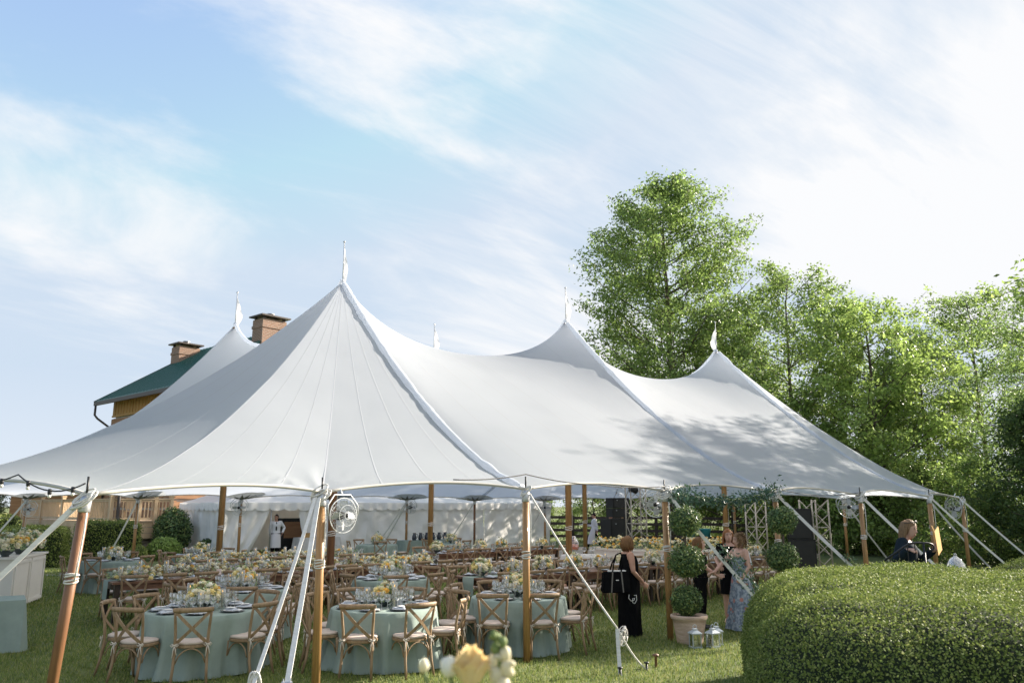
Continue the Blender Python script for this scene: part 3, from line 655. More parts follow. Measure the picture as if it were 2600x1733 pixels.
# ================================================================== fans
def make_fan():
    t = thing('pole_fan', 'round caged fan', 'fan'); r = .27
    mb = MB()       # guard: domed wire cage facing -Y
    for ry, rr in ((-.105, .06), (-.093, .16), (0, r), (.085, .17)):
        mb.tube([(math.cos(a) * rr, ry, math.sin(a) * rr) for a in np.linspace(0, 2 * PI, 25)], .0045 if rr < r else .009, 5)
    for q in range(26):
        a = 2 * PI * q / 26; c, s = math.cos(a), math.sin(a)
        mb.tube([(c * .05, -.106, s * .05), (c * .14, -.099, s * .14), (c * .22, -.068, s * .22), (c * r, 0, s * r), (c * .2, .082, s * .2), (c * .06, .104, s * .06)], .0024, 4)
    part('guard', mb, 'fan_wire', t)
    for q in range(4):
        mb = MB(); a = 2 * PI * q / 4; V = []
        for j in range(5):
            rr = .04 + .19 * j / 4; wd = .05 + .06 * math.sin(PI * (j / 4) * .8)
            for sg in (-1, 1):
                th = a + sg * wd / rr * .5 * min(1, rr / .1); V.append((math.cos(th) * rr, .035 * sg, math.sin(th) * rr))
        mb.add(V, [(2 * j, 2 * j + 1, 2 * j + 3, 2 * j + 2) for j in range(4)]); part('blade', mb, 'fan_blade', t)
    mb = MB(); mb.tube([(0, -.09, 0), (0, -.03, 0), (0, .1, 0), (0, .2, 0)], [.03, .045, .075, .06], 10); part('motor', mb, 'iron_black', t, smooth=True)
    mb = MB(); mb.tube([(-.30, 0, .0), (-.30, .02, .16), (-.16, .04, .32), (.16, .04, .32), (.30, .02, .16), (.30, 0, 0)], .012, 6); mb.tube([(0, .04, .32), (0, .1, .40)], .014, 6); part('yoke', mb, 'fan_wire', t, smooth=True)
    return t
fan = Proto(make_fan())
G = 'round caged fans fixed to the tent poles'
for nm, off, rz, sc, lb in (('P3', (.26, .10, -.30), R(52), .80, 'large caged fan on the ratchet-strap pole'), ('P2', (-.13, .12, -.24), R(-20), .78, 'caged fan behind the pole left of the potted topiary'),
        ('P6', (-.22, .12, -.28), R(-25), .9, 'caged fan on the pole left of the woman on the steps'), ('P8', (-.20, .1, -.30), R(-75), 1.1, 'edge-on caged fan on the rightmost pole'),
        ('Q1', (.22, -.2, -.36), R(8), .8, 'caged fan at the far left above the clipped hedge'), ('Q3', (0, -.2, -.34), R(10), 1.05, 'caged fan at the service tent corner'),
        ('Q5', (.2, -.2, -.34), R(40), 1.0, 'caged fan before the long white wall'), ('Q7', (0, -.25, -.34), R(-5), 1.1, 'caged fan at the right end of the service tent')):
    e = EPV[nm]; fan.put((e.x + off[0], e.y + off[1], e.z + off[2]), rz, lb, G, sc)

# ================================================================== white service tent
def wl(o, u, v, s, t, z): p = o + u * s + v * t; return Vector((p.x, p.y, z))
SO = V3(-11.8, 33.5, 0); SL, SW, SE, SR = 17.6, 6.2, 2.28, 3.75
st = thing('service_tent', 'long white vinyl service tent with scalloped valance', 'tent', (0, 0, 0))
S = lambda s, t, z: wl(SO, UD, VD, s, t, z)
def roof_face(c, nx, ny, name):
    V = []
    for j in range(ny + 1):
        for i in range(nx + 1):
            a = c[0].lerp(c[1], i / nx); b = c[3].lerp(c[2], i / nx); p = a.lerp(b, j / ny)
            p.z += -.05 * 4 * (i / nx * 4 % 1) * (1 - (i / nx * 4 % 1)) * (1 - j / ny) - .10 * math.sin(PI * j / ny) + mnoise.noise(p * 1.1) * .025; V.append(p)
    mb = MB(); mb.add(V, [(j * (nx + 1) + i, j * (nx + 1) + i + 1, (j + 1) * (nx + 1) + i + 1, (j + 1) * (nx + 1) + i) for j in range(ny) for i in range(nx)]); part(name, mb, 'vinyl', st, smooth=True)
r0, r1 = S(3.1, SW / 2, SR), S(SL - 3.1, SW / 2, SR)
roof_face([S(-.05, -.05, SE), S(SL, -.05, SE), r1, r0], 48, 10, 'roof_panel'); roof_face([S(SL, SW, SE), S(-.05, SW, SE), r0, r1], 24, 6, 'roof_panel')
roof_face([S(-.05, SW, SE), S(-.05, -.05, SE), r0, r0], 16, 8, 'roof_panel'); roof_face([S(SL, -.05, SE), S(SL, SW, SE), r1, r1], 16, 8, 'roof_panel')
def valance(a, b, n):
    V = []; q = n * 10
    for i in range(q + 1):
        p = a.lerp(b, i / q); ph = (i % 10) / 10; d = .24 + .10 * math.sin(PI * ph) ** .45; off = (b - a).normalized().cross(Vector((0, 0, 1))) * (.03 + .012 * math.sin(i * .8))
        V += [p + off + Vector((0, 0, .01)), p + off * 1.8 + Vector((0, 0, -d))]
    mb = MB(); mb.add(V, [(2 * i, 2 * i + 1, 2 * i + 3, 2 * i + 2) for i in range(q)]); part('valance', mb, 'vinyl', st, smooth=True)
valance(S(-.05, -.05, SE), S(SL, -.05, SE), 28); valance(S(-.05, SW, SE), S(-.05, -.05, SE), 10); valance(S(SL, -.05, SE), S(SL, SW, SE), 10)
def curtain(a, b, fold=.04, nf=3, skew=0.0, name='wall_panel', tie=None, m='vinyl'):
    V = []; nx, nz = 32, 18; d = (b - a); nrm = d.normalized().cross(Vector((0, 0, 1)))
    for j in range(nz + 1):
        z = (SE - .06) * (1 - j / nz) + .02
        for i in range(nx + 1):
            s = i / nx; ss = s
            if tie: ss = s * lerp(1, tie, (j / nz) ** 1.3) if skew >= 0 else 1 - (1 - s) * lerp(1, tie, (j / nz) ** 1.3)
            p = a + d * ss; w = fold * (.3 + .7 * j / nz) * math.sin(s * nf * 2 * PI + j * .25 + a.x) + mnoise.noise(Vector((p.x * 1.2, p.y * 1.2, z * .8))) * .10 + mnoise.noise(Vector((p.x * 3.1 + z * 2, p.y * 3.1, z * 2.6))) * .05
            V.append(Vector((p.x, p.y, z)) + nrm * w)
    mb = MB(); mb.add(V, [(j * (nx + 1) + i, (j + 1) * (nx + 1) + i, (j + 1) * (nx + 1) + i + 1, j * (nx + 1) + i + 1) for j in range(nz) for i in range(nx)])
    return part(name, mb, m, st, smooth=True)
curtain(S(0, 0, 0), S(1.95, 0, 0), .06, 3, 1, 'door_flap', .50)
curtain(S(3.15, 0, 0), S(4.3, 0, 0), .06, 3, -1, 'door_flap', .55)
for q in range(6): curtain(S(4.3 + q * 2.21, .02 * (q % 2), 0), S(4.3 + (q + 1) * 2.21, .02 * (q % 2), 0), .035, 2)
for q in range(3): curtain(S(0, SW * (q + 1) / 3, 0), S(0, SW * q / 3, 0), .05, 2)
for q in range(3): curtain(S(SL, SW * q / 3, 0), S(SL, SW * (q + 1) / 3, 0), .05, 2)
for q in range(8): curtain(S(SL * (q + 1) / 8, SW, 0), S(SL * q / 8, SW, 0), .05, 2)
for s in (0, 2.0, 4.3, 6.5, 8.7, 10.9, 13.1, 15.4, SL):
    mb = MB(); p = S(s, .10, 0); mb.tube([p, p + Vector((0, 0, SE))], .03, 8); part('frame_leg', mb, 'galvanised', st, smooth=True)

# ================================================================== log house
HW = Vector((-.75, .66, 0)).normalized(); HN = Vector((-HW.y, HW.x, 0)) * -1      # HW runs away along the long wall, HN into the house
HN = Vector((.66, .75, 0)).normalized()
H1 = V3(-17.0, 40.7, 0); HLEN, HDEP, HEV, HRI = 8.0, 10.4, 8.35, 11.7
house = thing('log_house', 'two-storey log house with green metal roof and brick chimneys', 'house')
Hp = lambda a, b, z: wl(H1, HW, HN, a, b, z)      # a along the long wall away from the camera, b into the depth
mb = MB(); cs = [(0.06, 0.06), (0.06, HDEP - .06), (HLEN - .06, HDEP - .06), (HLEN - .06, 0.06)]
mb.add([Hp(a, b, 1.5) for a, b in cs] + [Hp(a, b, HEV) for a, b in cs] + [Hp(.06, HDEP / 2, HRI - .1), Hp(HLEN - .06, HDEP / 2, HRI - .1)],
       [(0, 1, 5, 8, 4), (3, 7, 9, 6, 2), (0, 4, 7, 3), (1, 2, 6, 5), (4, 8, 9, 7), (5, 6, 9, 8)]); part('wall', mb, 'chinking', house)
for face in range(2):       # squared logs with pale chinking between
    z = 1.55; r = 0
    while z < HEV - 1.35:
        hgt = random.uniform(.30, .40)
        if face == 0: a, b = Hp(-.16 if r % 2 else -.02, 0, z + hgt / 2), Hp(-.16 if r % 2 else -.02, 0, z + hgt / 2); a, b = Hp(-.18, .02, z + hgt / 2), Hp(HLEN + .18, .02, z + hgt / 2)
        else: a, b = Hp(.02, -.14, z + hgt / 2), Hp(.02, HDEP + .14, z + hgt / 2)
        mb = MB(); n = 22; V = []
        for i in range(n + 1):
            p = a.lerp(b, i / n); d = (b - a).normalized(); nr = d.cross(Vector((0, 0, 1))); nr = -nr if face == 0 else nr
            if face == 0: nr = -HN
            else: nr = -HW
            j1 = mnoise.noise(Vector((i * .9, z * 3, face))) * .05; j2 = mnoise.noise(Vector((i * .8, z * 5, face + 4))) * .05
            for dz, dn in ((-hgt / 2 + j1, -.1), (-hgt / 2 + j1, .085), (hgt / 2 + j2, .085), (hgt / 2 + j2, -.1)): V.append(p + nr * dn + Vector((0, 0, dz)))
        F = [(4 * i + c, 4 * i + (c + 1) % 4, 4 * i + 4 + (c + 1) % 4, 4 * i + 4 + c) for i in range(n) for c in range(4)] + [(0, 1, 2, 3), (4 * n + 3, 4 * n + 2, 4 * n + 1, 4 * n)]
        mb.add(V, F); part('log', mb, 'log_wood', house); z += hgt + random.uniform(.12, .2); r += 1
for q in range(22):         # vertical boards under the eaves
    a0 = HLEN + .1 - q * .375; mb = MB(); mb.beam(Hp(a0 - .18, -.03, HEV - 1.12), Hp(a0 - .18, -.03, HEV), .345, .06, up=HN); part('eave_board', mb, 'board_wood', house)
    mb = MB(); mb.beam(Hp(a0 - .365, -.07, HEV - 1.12), Hp(a0 - .365, -.07, HEV), .06, .05, up=HN); part('batten', mb, 'board_wood', house)
mb = MB(); mb.beam(Hp(-.1, -.05, HEV - 1.17), Hp(HLEN + .1, -.05, HEV - 1.17), .10, .10); part('trim_board', mb, 'board_wood', house)
ov, og = .85, .75           # roof slabs with overhang
sl = (HRI - HEV) / (HDEP / 2)
def roofslab(sgn):
    b0 = -ov if sgn > 0 else HDEP + ov
    e0, e1 = Hp(-og, b0, HEV - sl * ov + .12), Hp(HLEN + og, b0, HEV - sl * ov + .12); t0, t1 = Hp(-og, HDEP / 2, HRI + .12), Hp(HLEN + og, HDEP / 2, HRI + .12)
    up = Vector((0, 0, .14)); mb = MB(); mb.add([e0, e1, t1, t0, e0 + up, e1 + up, t1 + up, t0 + up], [(0, 1, 2, 3), (4, 7, 6, 5), (0, 4, 5, 1), (1, 5, 6, 2), (2, 6, 7, 3), (3, 7, 4, 0)])
    o = part('roof', mb, 'roof_green', house)
    for q in range(24):
        s = (q + .5) / 24; a = e0.lerp(e1, s) + up; b = t0.lerp(t1, s) + up; mb = MB(); mb.beam(a + Vector((0, 0, .012)), b + Vector((0, 0, .012)), .035, .035); part('standing_seam', mb, 'roof_green', o)
    mb = MB(); mb.beam(e0 + Vector((0, 0, -.03)), e1 + Vector((0, 0, -.03)), .13, .20); part('gutter', mb, 'fascia_brown', house)
    mb = MB(); mb.beam(e1 + Vector((0, 0, .02)) + HW * .02, t1 + Vector((0, 0, .02)) + HW * .02, .05, .26); part('fascia', mb, 'fascia_brown', house)
roofslab(1); roofslab(-1)
d0 = Hp(HLEN + og - .15, -ov, HEV - sl * ov); mb = MB()
mb.tube([d0, d0 + V3(0, 0, -.55), d0 + V3(0, 0, -.75) + HN * .12 - HW * .12, Hp(HLEN + .12, -.16, HEV - sl * ov - 1.25), Hp(HLEN + .10, -.16, HEV - sl * ov - 1.5), Hp(HLEN + .10, -.16, 2.0)], .065, 8); part('downspout', mb, 'fascia_brown', house, smooth=True)
def chimney(a, b, w, d, z0, z1):
    c = Hp(a, b, 0); rz = math.atan2(HN.y, HN.x)
    o = bpy.data.objects.new('chimney', None); 
    mb = MB(); mb.box((0, 0, (z0 + z1) / 2), (w, d, z1 - z0)); ch = part('chimney', mb, 'chimney_brick', house, loc=(c.x, c.y, 0), rz=rz)
    mb = MB(); mb.box((0, 0, z1 - .42), (w + .08, d + .08, .16)); part('brick_band', mb, 'chimney_brick', ch)
    for sx in (-1, 1):
        for sy in (-1, 1): mb = MB(); mb.box((sx * w * .42, sy * d * .4, z1 + .07), (.12, .12, .14)); part('cap_leg', mb, 'fascia_brown', ch)
    mb = MB(); mb.box((0, 0, z1 + .18), (w + .34, d + .34, .08)); part('cap', mb, 'fascia_brown', ch)
    mb = MB(); mb.tube([(0, 0, z1 + .2), (0, 0, z1 + .40)], .17, 12); mb.lathe([(.22, z1 + .40), (.22, z1 + .43), (.01, z1 + .45)], 12); part('flue', mb, 'galvanised', ch, smooth=True)
chimney(HLEN + .25, 4.05, 1.32, 1.05, 8.5, 11.85); chimney(-.35, 4.6, 1.5, 1.05, 1.5, 12.35)
for q, (a, zc) in enumerate(((1.8, 5.2), (5.2, 5.2))):
    w_ = link('window', None, house); mb = MB(); mb.beam(Hp(a - .5, -.12, zc), Hp(a + .5, -.12, zc), .05, 1.5); part('pane', mb, 'iron_black', w_)
    mb = MB()
    for a1, z1_, a2, z2_ in ((a - .55, zc - .8, a + .55, zc - .8), (a - .55, zc + .8, a + .55, zc + .8)): mb.beam(Hp(a1, -.15, z1_), Hp(a2, -.15, z2_), .1, .12)
    for a1 in (a - .52, a + .52): mb.beam(Hp(a1, -.15, zc - .8), Hp(a1, -.15, zc + .8), .1, .1, up=HN)
    part('frame', mb, 'white_panel', w_)
# stone foundation of the gable end
def stone_face(parent, a, b, z0, z1, n_out, rows, wmin=.28, wmax=.6):
    d = (b - a); Ln = d.length; d.normalize(); hgt = (z1 - z0) / rows
    for r in range(rows):
        s = random.uniform(-.2, 0)
        while s < Ln - .08:
            w = random.uniform(wmin, wmax); s0, s1 = max(s, 0), min(s + w, Ln)
            if s1 - s0 > .08:
                c = a + d * ((s0 + s1) / 2) + n_out * random.uniform(.0, .03) + Vector((0, 0, z0 + (r + .5) * hgt)); hh = hgt - .03
                bm = bmesh.new(); bmesh.ops.create_cube(bm, size=1)
                for v in bm.verts: v.co = Vector((v.co.x * (s1 - s0 - .03), v.co.y * .14, v.co.z * hh)) + Vector([random.uniform(-.02, .02) for _ in range(3)])
                bmesh.ops.bevel(bm, geom=bm.edges[:], offset=.02, segments=1, affect='EDGES')
                m_ = bpy.data.meshes.new('stone'); bm.to_mesh(m_); bm.free(); m_.materials.append(MATS['stone'])
                o = link('stone', m_, parent, c); o.rotation_euler = (0, 0, math.atan2(d.y, d.x))
            s += w
mb = MB(); cs = [(0, 0), (0, HDEP), (HLEN, HDEP), (HLEN, 0)]
mb.add([Hp(a, b, 0) for a, b in cs] + [Hp(a, b, 1.5) for a, b in cs], [(0, 1, 5, 4), (1, 2, 6, 5), (2, 3, 7, 6), (3, 0, 4, 7), (4, 5, 6, 7)]); part('foundation', mb, 'mortar', house)
stone_face(house, Hp(-.05, 0, 0), Hp(-.05, 6.0, 0), 0, 1.5, -HW, 7)
# ---- deck
deck = thing('wooden_deck', 'raised tan wooden deck with baluster railing at the log house', 'deck')
K = V3(-17.0, 34.5, 0); DZ = 1.5; DLEN, DDEP = 10.6, 3.2
Kp = lambda a, b, z: wl(K, HW, HN, a, b, z)
mb = MB(); mb.add([Kp(.5, .35, 0), Kp(DLEN, .35, 0), Kp(DLEN, DDEP, 0), Kp(.5, DDEP, 0), Kp(.5, .35, .8), Kp(DLEN, .35, .8), Kp(DLEN, DDEP, .8), Kp(.5, DDEP, .8)], [(0, 1, 5, 4), (1, 2, 6, 5), (2, 3, 7, 6), (3, 0, 4, 7)]); part('base_wall', mb, 'mortar', deck)
stone_face(deck, Kp(.44, .3, 0), Kp(.44, DDEP, 0), 0, .84, -HW, 5, .22, .5); stone_face(deck, Kp(.5, .29, 0), Kp(7.0, .29, 0), 0, .84, -HN, 5, .25, .55)
for q in range(12):
    b = .12 + q * .26; mb = MB(); mb.beam(Kp(-.05, b, DZ - .02), Kp(DLEN, b, DZ - .02), .25, .04); part('floor_board', mb, 'deck_wood', deck)
for q in range(3):
    z = DZ - .16 - q * .235; mb = MB(); mb.beam(Kp(.0, 0, z), Kp(DLEN, 0, z), .05, .22); part('skirt_board', mb, 'deck_wood', deck)
    mb = MB(); mb.beam(Kp(.03, .03, z), Kp(.03, DDEP, z), .05, .22); part('skirt_board', mb, 'deck_wood', deck)
for a in (2.6, 5.2, 7.8):
    mb = MB(); mb.beam(Kp(a, .1, 0), Kp(a, .1, .8), .14, .14, up=HN); part('support_post', mb, 'deck_wood', deck)
def rail(p, q, nb, posts):
    for z, hgt, wd in ((DZ + .10, .09, .05), (DZ + .86, .09, .06), (DZ + .93, .04, .15)):
        mb = MB(); mb.beam(p + V3(0, 0, z), q + V3(0, 0, z), wd, hgt); part('rail', mb, 'deck_wood', deck)
    d = q - p
    for i in range(nb):
        c = p + d * ((i + .5) / nb); mb = MB(); mb.box(c + V3(0, 0, DZ + .48), (.045, .045, .72), rz=math.atan2(d.y, d.x)); part('baluster', mb, 'deck_wood', deck)
    for i in posts:
        c = p + d * i; mb = MB(); mb.box(c + V3(0, 0, DZ + .44), (.15, .15, 1.2), rz=math.atan2(d.y, d.x)); mb.box(c + V3(0, 0, DZ + 1.07), (.20, .20, .05), rz=math.atan2(d.y, d.x)); part('post', mb, 'deck_wood', deck)
rail(Kp(0, 0, 0), Kp(DLEN, 0, 0), 62, (0, .25, .5, .75, 1)); rail(Kp(0, 0.1, 0), Kp(0, 2.6, 0), 16, (.42, .72, 1.0))
mb = MB(); c = Kp(-.12, .25, 0); mb.tube([c + V3(0, 0, 4.6), c + V3(0, 0, 1.75), c + V3(.02, -.02, 1.6), c + V3(.35, -.1, 1.42), c + V3(.42, -.12, 1.3)], .07, 8); part('downspout', mb, 'fascia_brown', deck, smooth=True)
t = thing('patio_chair', 'plain wooden armchair on the deck behind the railing', 'chair', Kp(-.0, 1.4, DZ) + HW * 1.2, R(20)); mb = MB()
mb.box((0, .22, .75), (.6, .05, .5)); mb.box((0, 0, .42), (.6, .5, .06)); part('seat_and_back', mb, 'deck_wood', t)
for sx in (-.28, .28):
    for sy in (-.22, .22): mb = MB(); mb.box((sx, sy, .22), (.06, .06, .44)); part('leg', mb, 'deck_wood', t)
# outbuilding whose roof corner shows above the tent at the far left
t = thing('outbuilding', 'far building at the left whose green roof corner shows above the tent', 'building', (-30.6, 56.5, -.5), R(15))
mb = MB(); mb.box((0, 0, 2.0), (6, 5.4, 4.4)); part('wall', mb, 'log_wood', t)
mb = MB(); mb.add([(-3.6, -3.4, 4.3), (3.6, -3.4, 4.3), (3.6, 0, 5.6), (-3.6, 0, 5.6), (3.6, 3.4, 4.3), (-3.6, 3.4, 4.3), (-3.6, -3.4, 4.1), (3.6, -3.4, 4.1), (3.6, 3.4, 4.1), (-3.6, 3.4, 4.1)], [(0, 1, 2, 3), (3, 2, 4, 5), (6, 7, 1, 0), (8, 9, 5, 4), (1, 7, 8, 4, 2), (0, 3, 5, 9, 6), (7, 6, 9, 8)]); part('roof', mb, 'roof_green', t)

# ================================================================== rail fences
def fence(p0, p1, nseg, label, rails=(.45, .8, 1.15, 1.48), h=1.6):
    t = thing('rail_fence', label, 'fence', p0); d = Vector(p1) - Vector(p0)
    for i in range(nseg + 1):
        mb = MB(); c = d * (i / nseg); mb.box(c + V3(0, 0, h / 2), (.16, .16, h), rz=math.atan2(d.y, d.x)); part('post', mb, 'fence_wood', t)
    for i in range(nseg):
        for z in rails:
            a, b = d * (i / nseg), d * ((i + 1) / nseg); mb = MB(); mb.beam(a + V3(0, -.1, z + random.uniform(-.03, .03)), b + V3(0, -.1, z + random.uniform(-.03, .03)), .045, .15); part('rail', mb, 'fence_wood', t)
    return t
fence((1.2, 47.5, 0), (17, 42.0, 0), 7, 'dark four-rail wooden fence behind the band area')
fence((17.2, 41.9, 0), (30, 33, 0), 6, 'dark wooden rail fence running under the trees at right')
fence((-62, 66, 0), (-27, 60, 0), 10, 'dark rail fence far behind the hedge at the left edge', rails=(.5, .95, 1.4))
# ================================================================== hedges
def tri_sample(V, F, n):
    V = np.asarray(V, float); T = []
    for f in F:
        for q in range(1, len(f) - 1): T.append((f[0], f[q], f[q + 1]))
    T = np.array(T); a, b, c = V[T[:, 0]], V[T[:, 1]], V[T[:, 2]]
    nr = np.cross(b - a, c - a); ar = np.linalg.norm(nr, axis=1) + 1e-12; nr = nr / ar[:, None]
    idx = RNG.choice(len(T), n, p=ar / ar.sum()); r1, r2 = np.sqrt(RNG.random(n)), RNG.random(n)
    P = a[idx] * (1 - r1)[:, None] + b[idx] * (r1 * (1 - r2))[:, None] + c[idx] * (r1 * r2)[:, None]
    return P, nr[idx]
def spline_closed(P, n):
    P = [Vector((*p, 0)) for p in P]; m = len(P); out = []
    for i in range(m):
        p0, p1, p2, p3 = P[i - 1], P[i], P[(i + 1) % m], P[(i + 2) % m]
        for j in range(n):
            t = j / n; out.append(.5 * ((2 * p1) + (p2 - p0) * t + (2 * p0 - 5 * p1 + 4 * p2 - p3) * t * t + (3 * p1 - p0 - 3 * p2 + p3) * t ** 3))
    return out
def hedge(foot, H, label, n, leaf, sharp=5.0, lump=.05, m='box_leaf', name='boxwood_hedge', hfun=None, group=None):
    ring = spline_closed(foot, 8); c = sum(ring, Vector()) / len(ring); t = thing(name, label, 'hedge', (c.x, c.y, 0), group=group)
    prof = []
    for q in range(15):
        th = PI / 2 * q / 14; cr, sn = max(math.cos(th), 0) ** (2 / sharp), math.sin(th) ** (2 / sharp); prof.append((cr, sn))
    def build(sh):
        V = []; k = len(ring)
        for cr, sn in [(1, 0)] + prof[1:]:
            for p in ring:
                d = p - c; q = d * (1 - sh / max(d.length, .1)) * (cr * .98 + .02 * (1 - sn)); hh = H * (hfun(p.x, p.y) if hfun else 1)
                w = Vector((c.x + q.x, c.y + q.y, (hh - sh) * sn)); nzv = mnoise.noise(w * 1.1) * lump * 1.4 + mnoise.noise(w * 3.3) * lump * .55
                V.append(Vector((q.x * (1 + nzv / max(d.length, .3)), q.y * (1 + nzv / max(d.length, .3)), w.z + nzv * sn)))
        F = [(j * k + i, j * k + (i + 1) % k, (j + 1) * k + (i + 1) % k, (j + 1) * k + i) for j in range(len(prof) - 1) for i in range(k)]
        return V, F
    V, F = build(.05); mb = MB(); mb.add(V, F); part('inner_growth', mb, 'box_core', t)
    V, F = build(0.0); P, nr = tri_sample([tuple(v) for v in V], F, n)
    flip = (nr[:, 2] < -.3); nr[flip] *= -1
    P = P + nr * (RNG.normal(size=n) * leaf * .75 - leaf * .2)[:, None]
    clump = np.array([mnoise.noise(Vector(p) * 7.0) for p in P[::4]]).repeat(4)[:n]; P += nr * (clump * leaf * 1.1 + leaf * 2.2 * (RNG.random(n) > .985) * RNG.random(n))[:, None]
    link('leaves', leaf_mesh('leaves', P, leaf * (.7 + .6 * RNG.random(n)), m, .62, nr, 1.0), t)
    return t
hedge([(2.35, 8.3), (2.85, 10.2), (3.55, 11.2), (4.6, 11.25), (5.6, 10.35), (6.6, 9.6), (7.6, 8.6), (7.6, 6.2), (5.4, 5.25), (3.2, 5.3), (2.1, 5.9), (1.95, 7.0)], 1.44, 'big clipped boxwood hedge filling the lower right foreground', 250000, .0225, 5.0, .06)
hedge([(6.35, 10.7), (6.9, 12.4), (8.6, 13.1), (10.8, 12.4), (11, 10.2), (9.4, 9.0), (7.6, 9.3)], 1.50, 'second clipped boxwood hedge behind the big one at the right edge', 60000, .026, 4.2, .05)
def box_foot(c, L_, D_, rz):
    u = Vector((math.cos(rz), math.sin(rz))); w = Vector((-u.y, u.x)); c = Vector(c); P = []
    for a, b in ((-1, -.8), (-.8, -1), (0, -1), (.8, -1), (1, -.8), (1, 0), (1, .8), (.8, 1), (0, 1), (-.8, 1), (-1, .8), (-1, 0)): P.append(tuple(c + u * (a * L_ / 2) + w * (b * D_ / 2)))
    return P
hedge(box_foot((-17.7, 29.6), 2.9, 1.7, R(20)), 1.36, 'boxy clipped hedge behind the white bar with a sunlit end', 17000, .065, 12, .04)
hedge(box_foot((-15.95, 32.3), 2.25, 1.5, R(30)), 1.52, 'boxy clipped hedge in front of the wooden deck', 14000, .065, 12, .04)
hedge(box_foot((-24.6, 38.0), 4.2, 2.0, R(-38)), 1.70, 'dark clipped hedge at the far left edge', 14000, .075, 12, .04)
def ball_bush(c, r, label, n, leaf, m, sq=1.0, name='round_shrub'):
    t = thing(name, label, 'shrub', (c[0], c[1], 0)); d = RNG.normal(size=(n, 3)); d /= np.linalg.norm(d, axis=1)[:, None]
    lump = np.array([mnoise.noise(Vector(x) * 2.4) for x in d[::4]]).repeat(4)[:n]
    P = d * (r * (.80 + .25 * RNG.random(n) + .16 * lump))[:, None]; P[:, 2] = np.maximum(P[:, 2] * sq + r * sq * .92, .02)
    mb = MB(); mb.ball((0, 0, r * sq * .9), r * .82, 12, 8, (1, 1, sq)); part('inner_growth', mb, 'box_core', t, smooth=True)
    link('leaves', leaf_mesh('leaves', P, leaf * (.7 + .6 * RNG.random(n)), m, .5, d, .9), t)
ball_bush((-14.9, 35.9), .78, 'glossy dark rhododendron bush beside the service tent', 5000, .12, 'topiary_leaf', 1.35)
ball_bush((-14.3, 31.4), .36, 'small clipped round box plant beside a tan strap', 2500, .055, 'box_leaf')
ball_bush((-14.05, 33.2), .62, 'low yellow-green leafy shrub before the stone base', 3000, .11, 'tree_leaf_yellow', .75)
ball_bush((-12.9, 34.9), .50, 'low dark shrub at the service tent corner', 2200, .09, 'tree_leaf_dark', .8)
ball_bush((-15.3, 29.6), .26, 'small clump of plants below the boxy hedge', 1200, .06, 'tree_leaf_dark', .7)

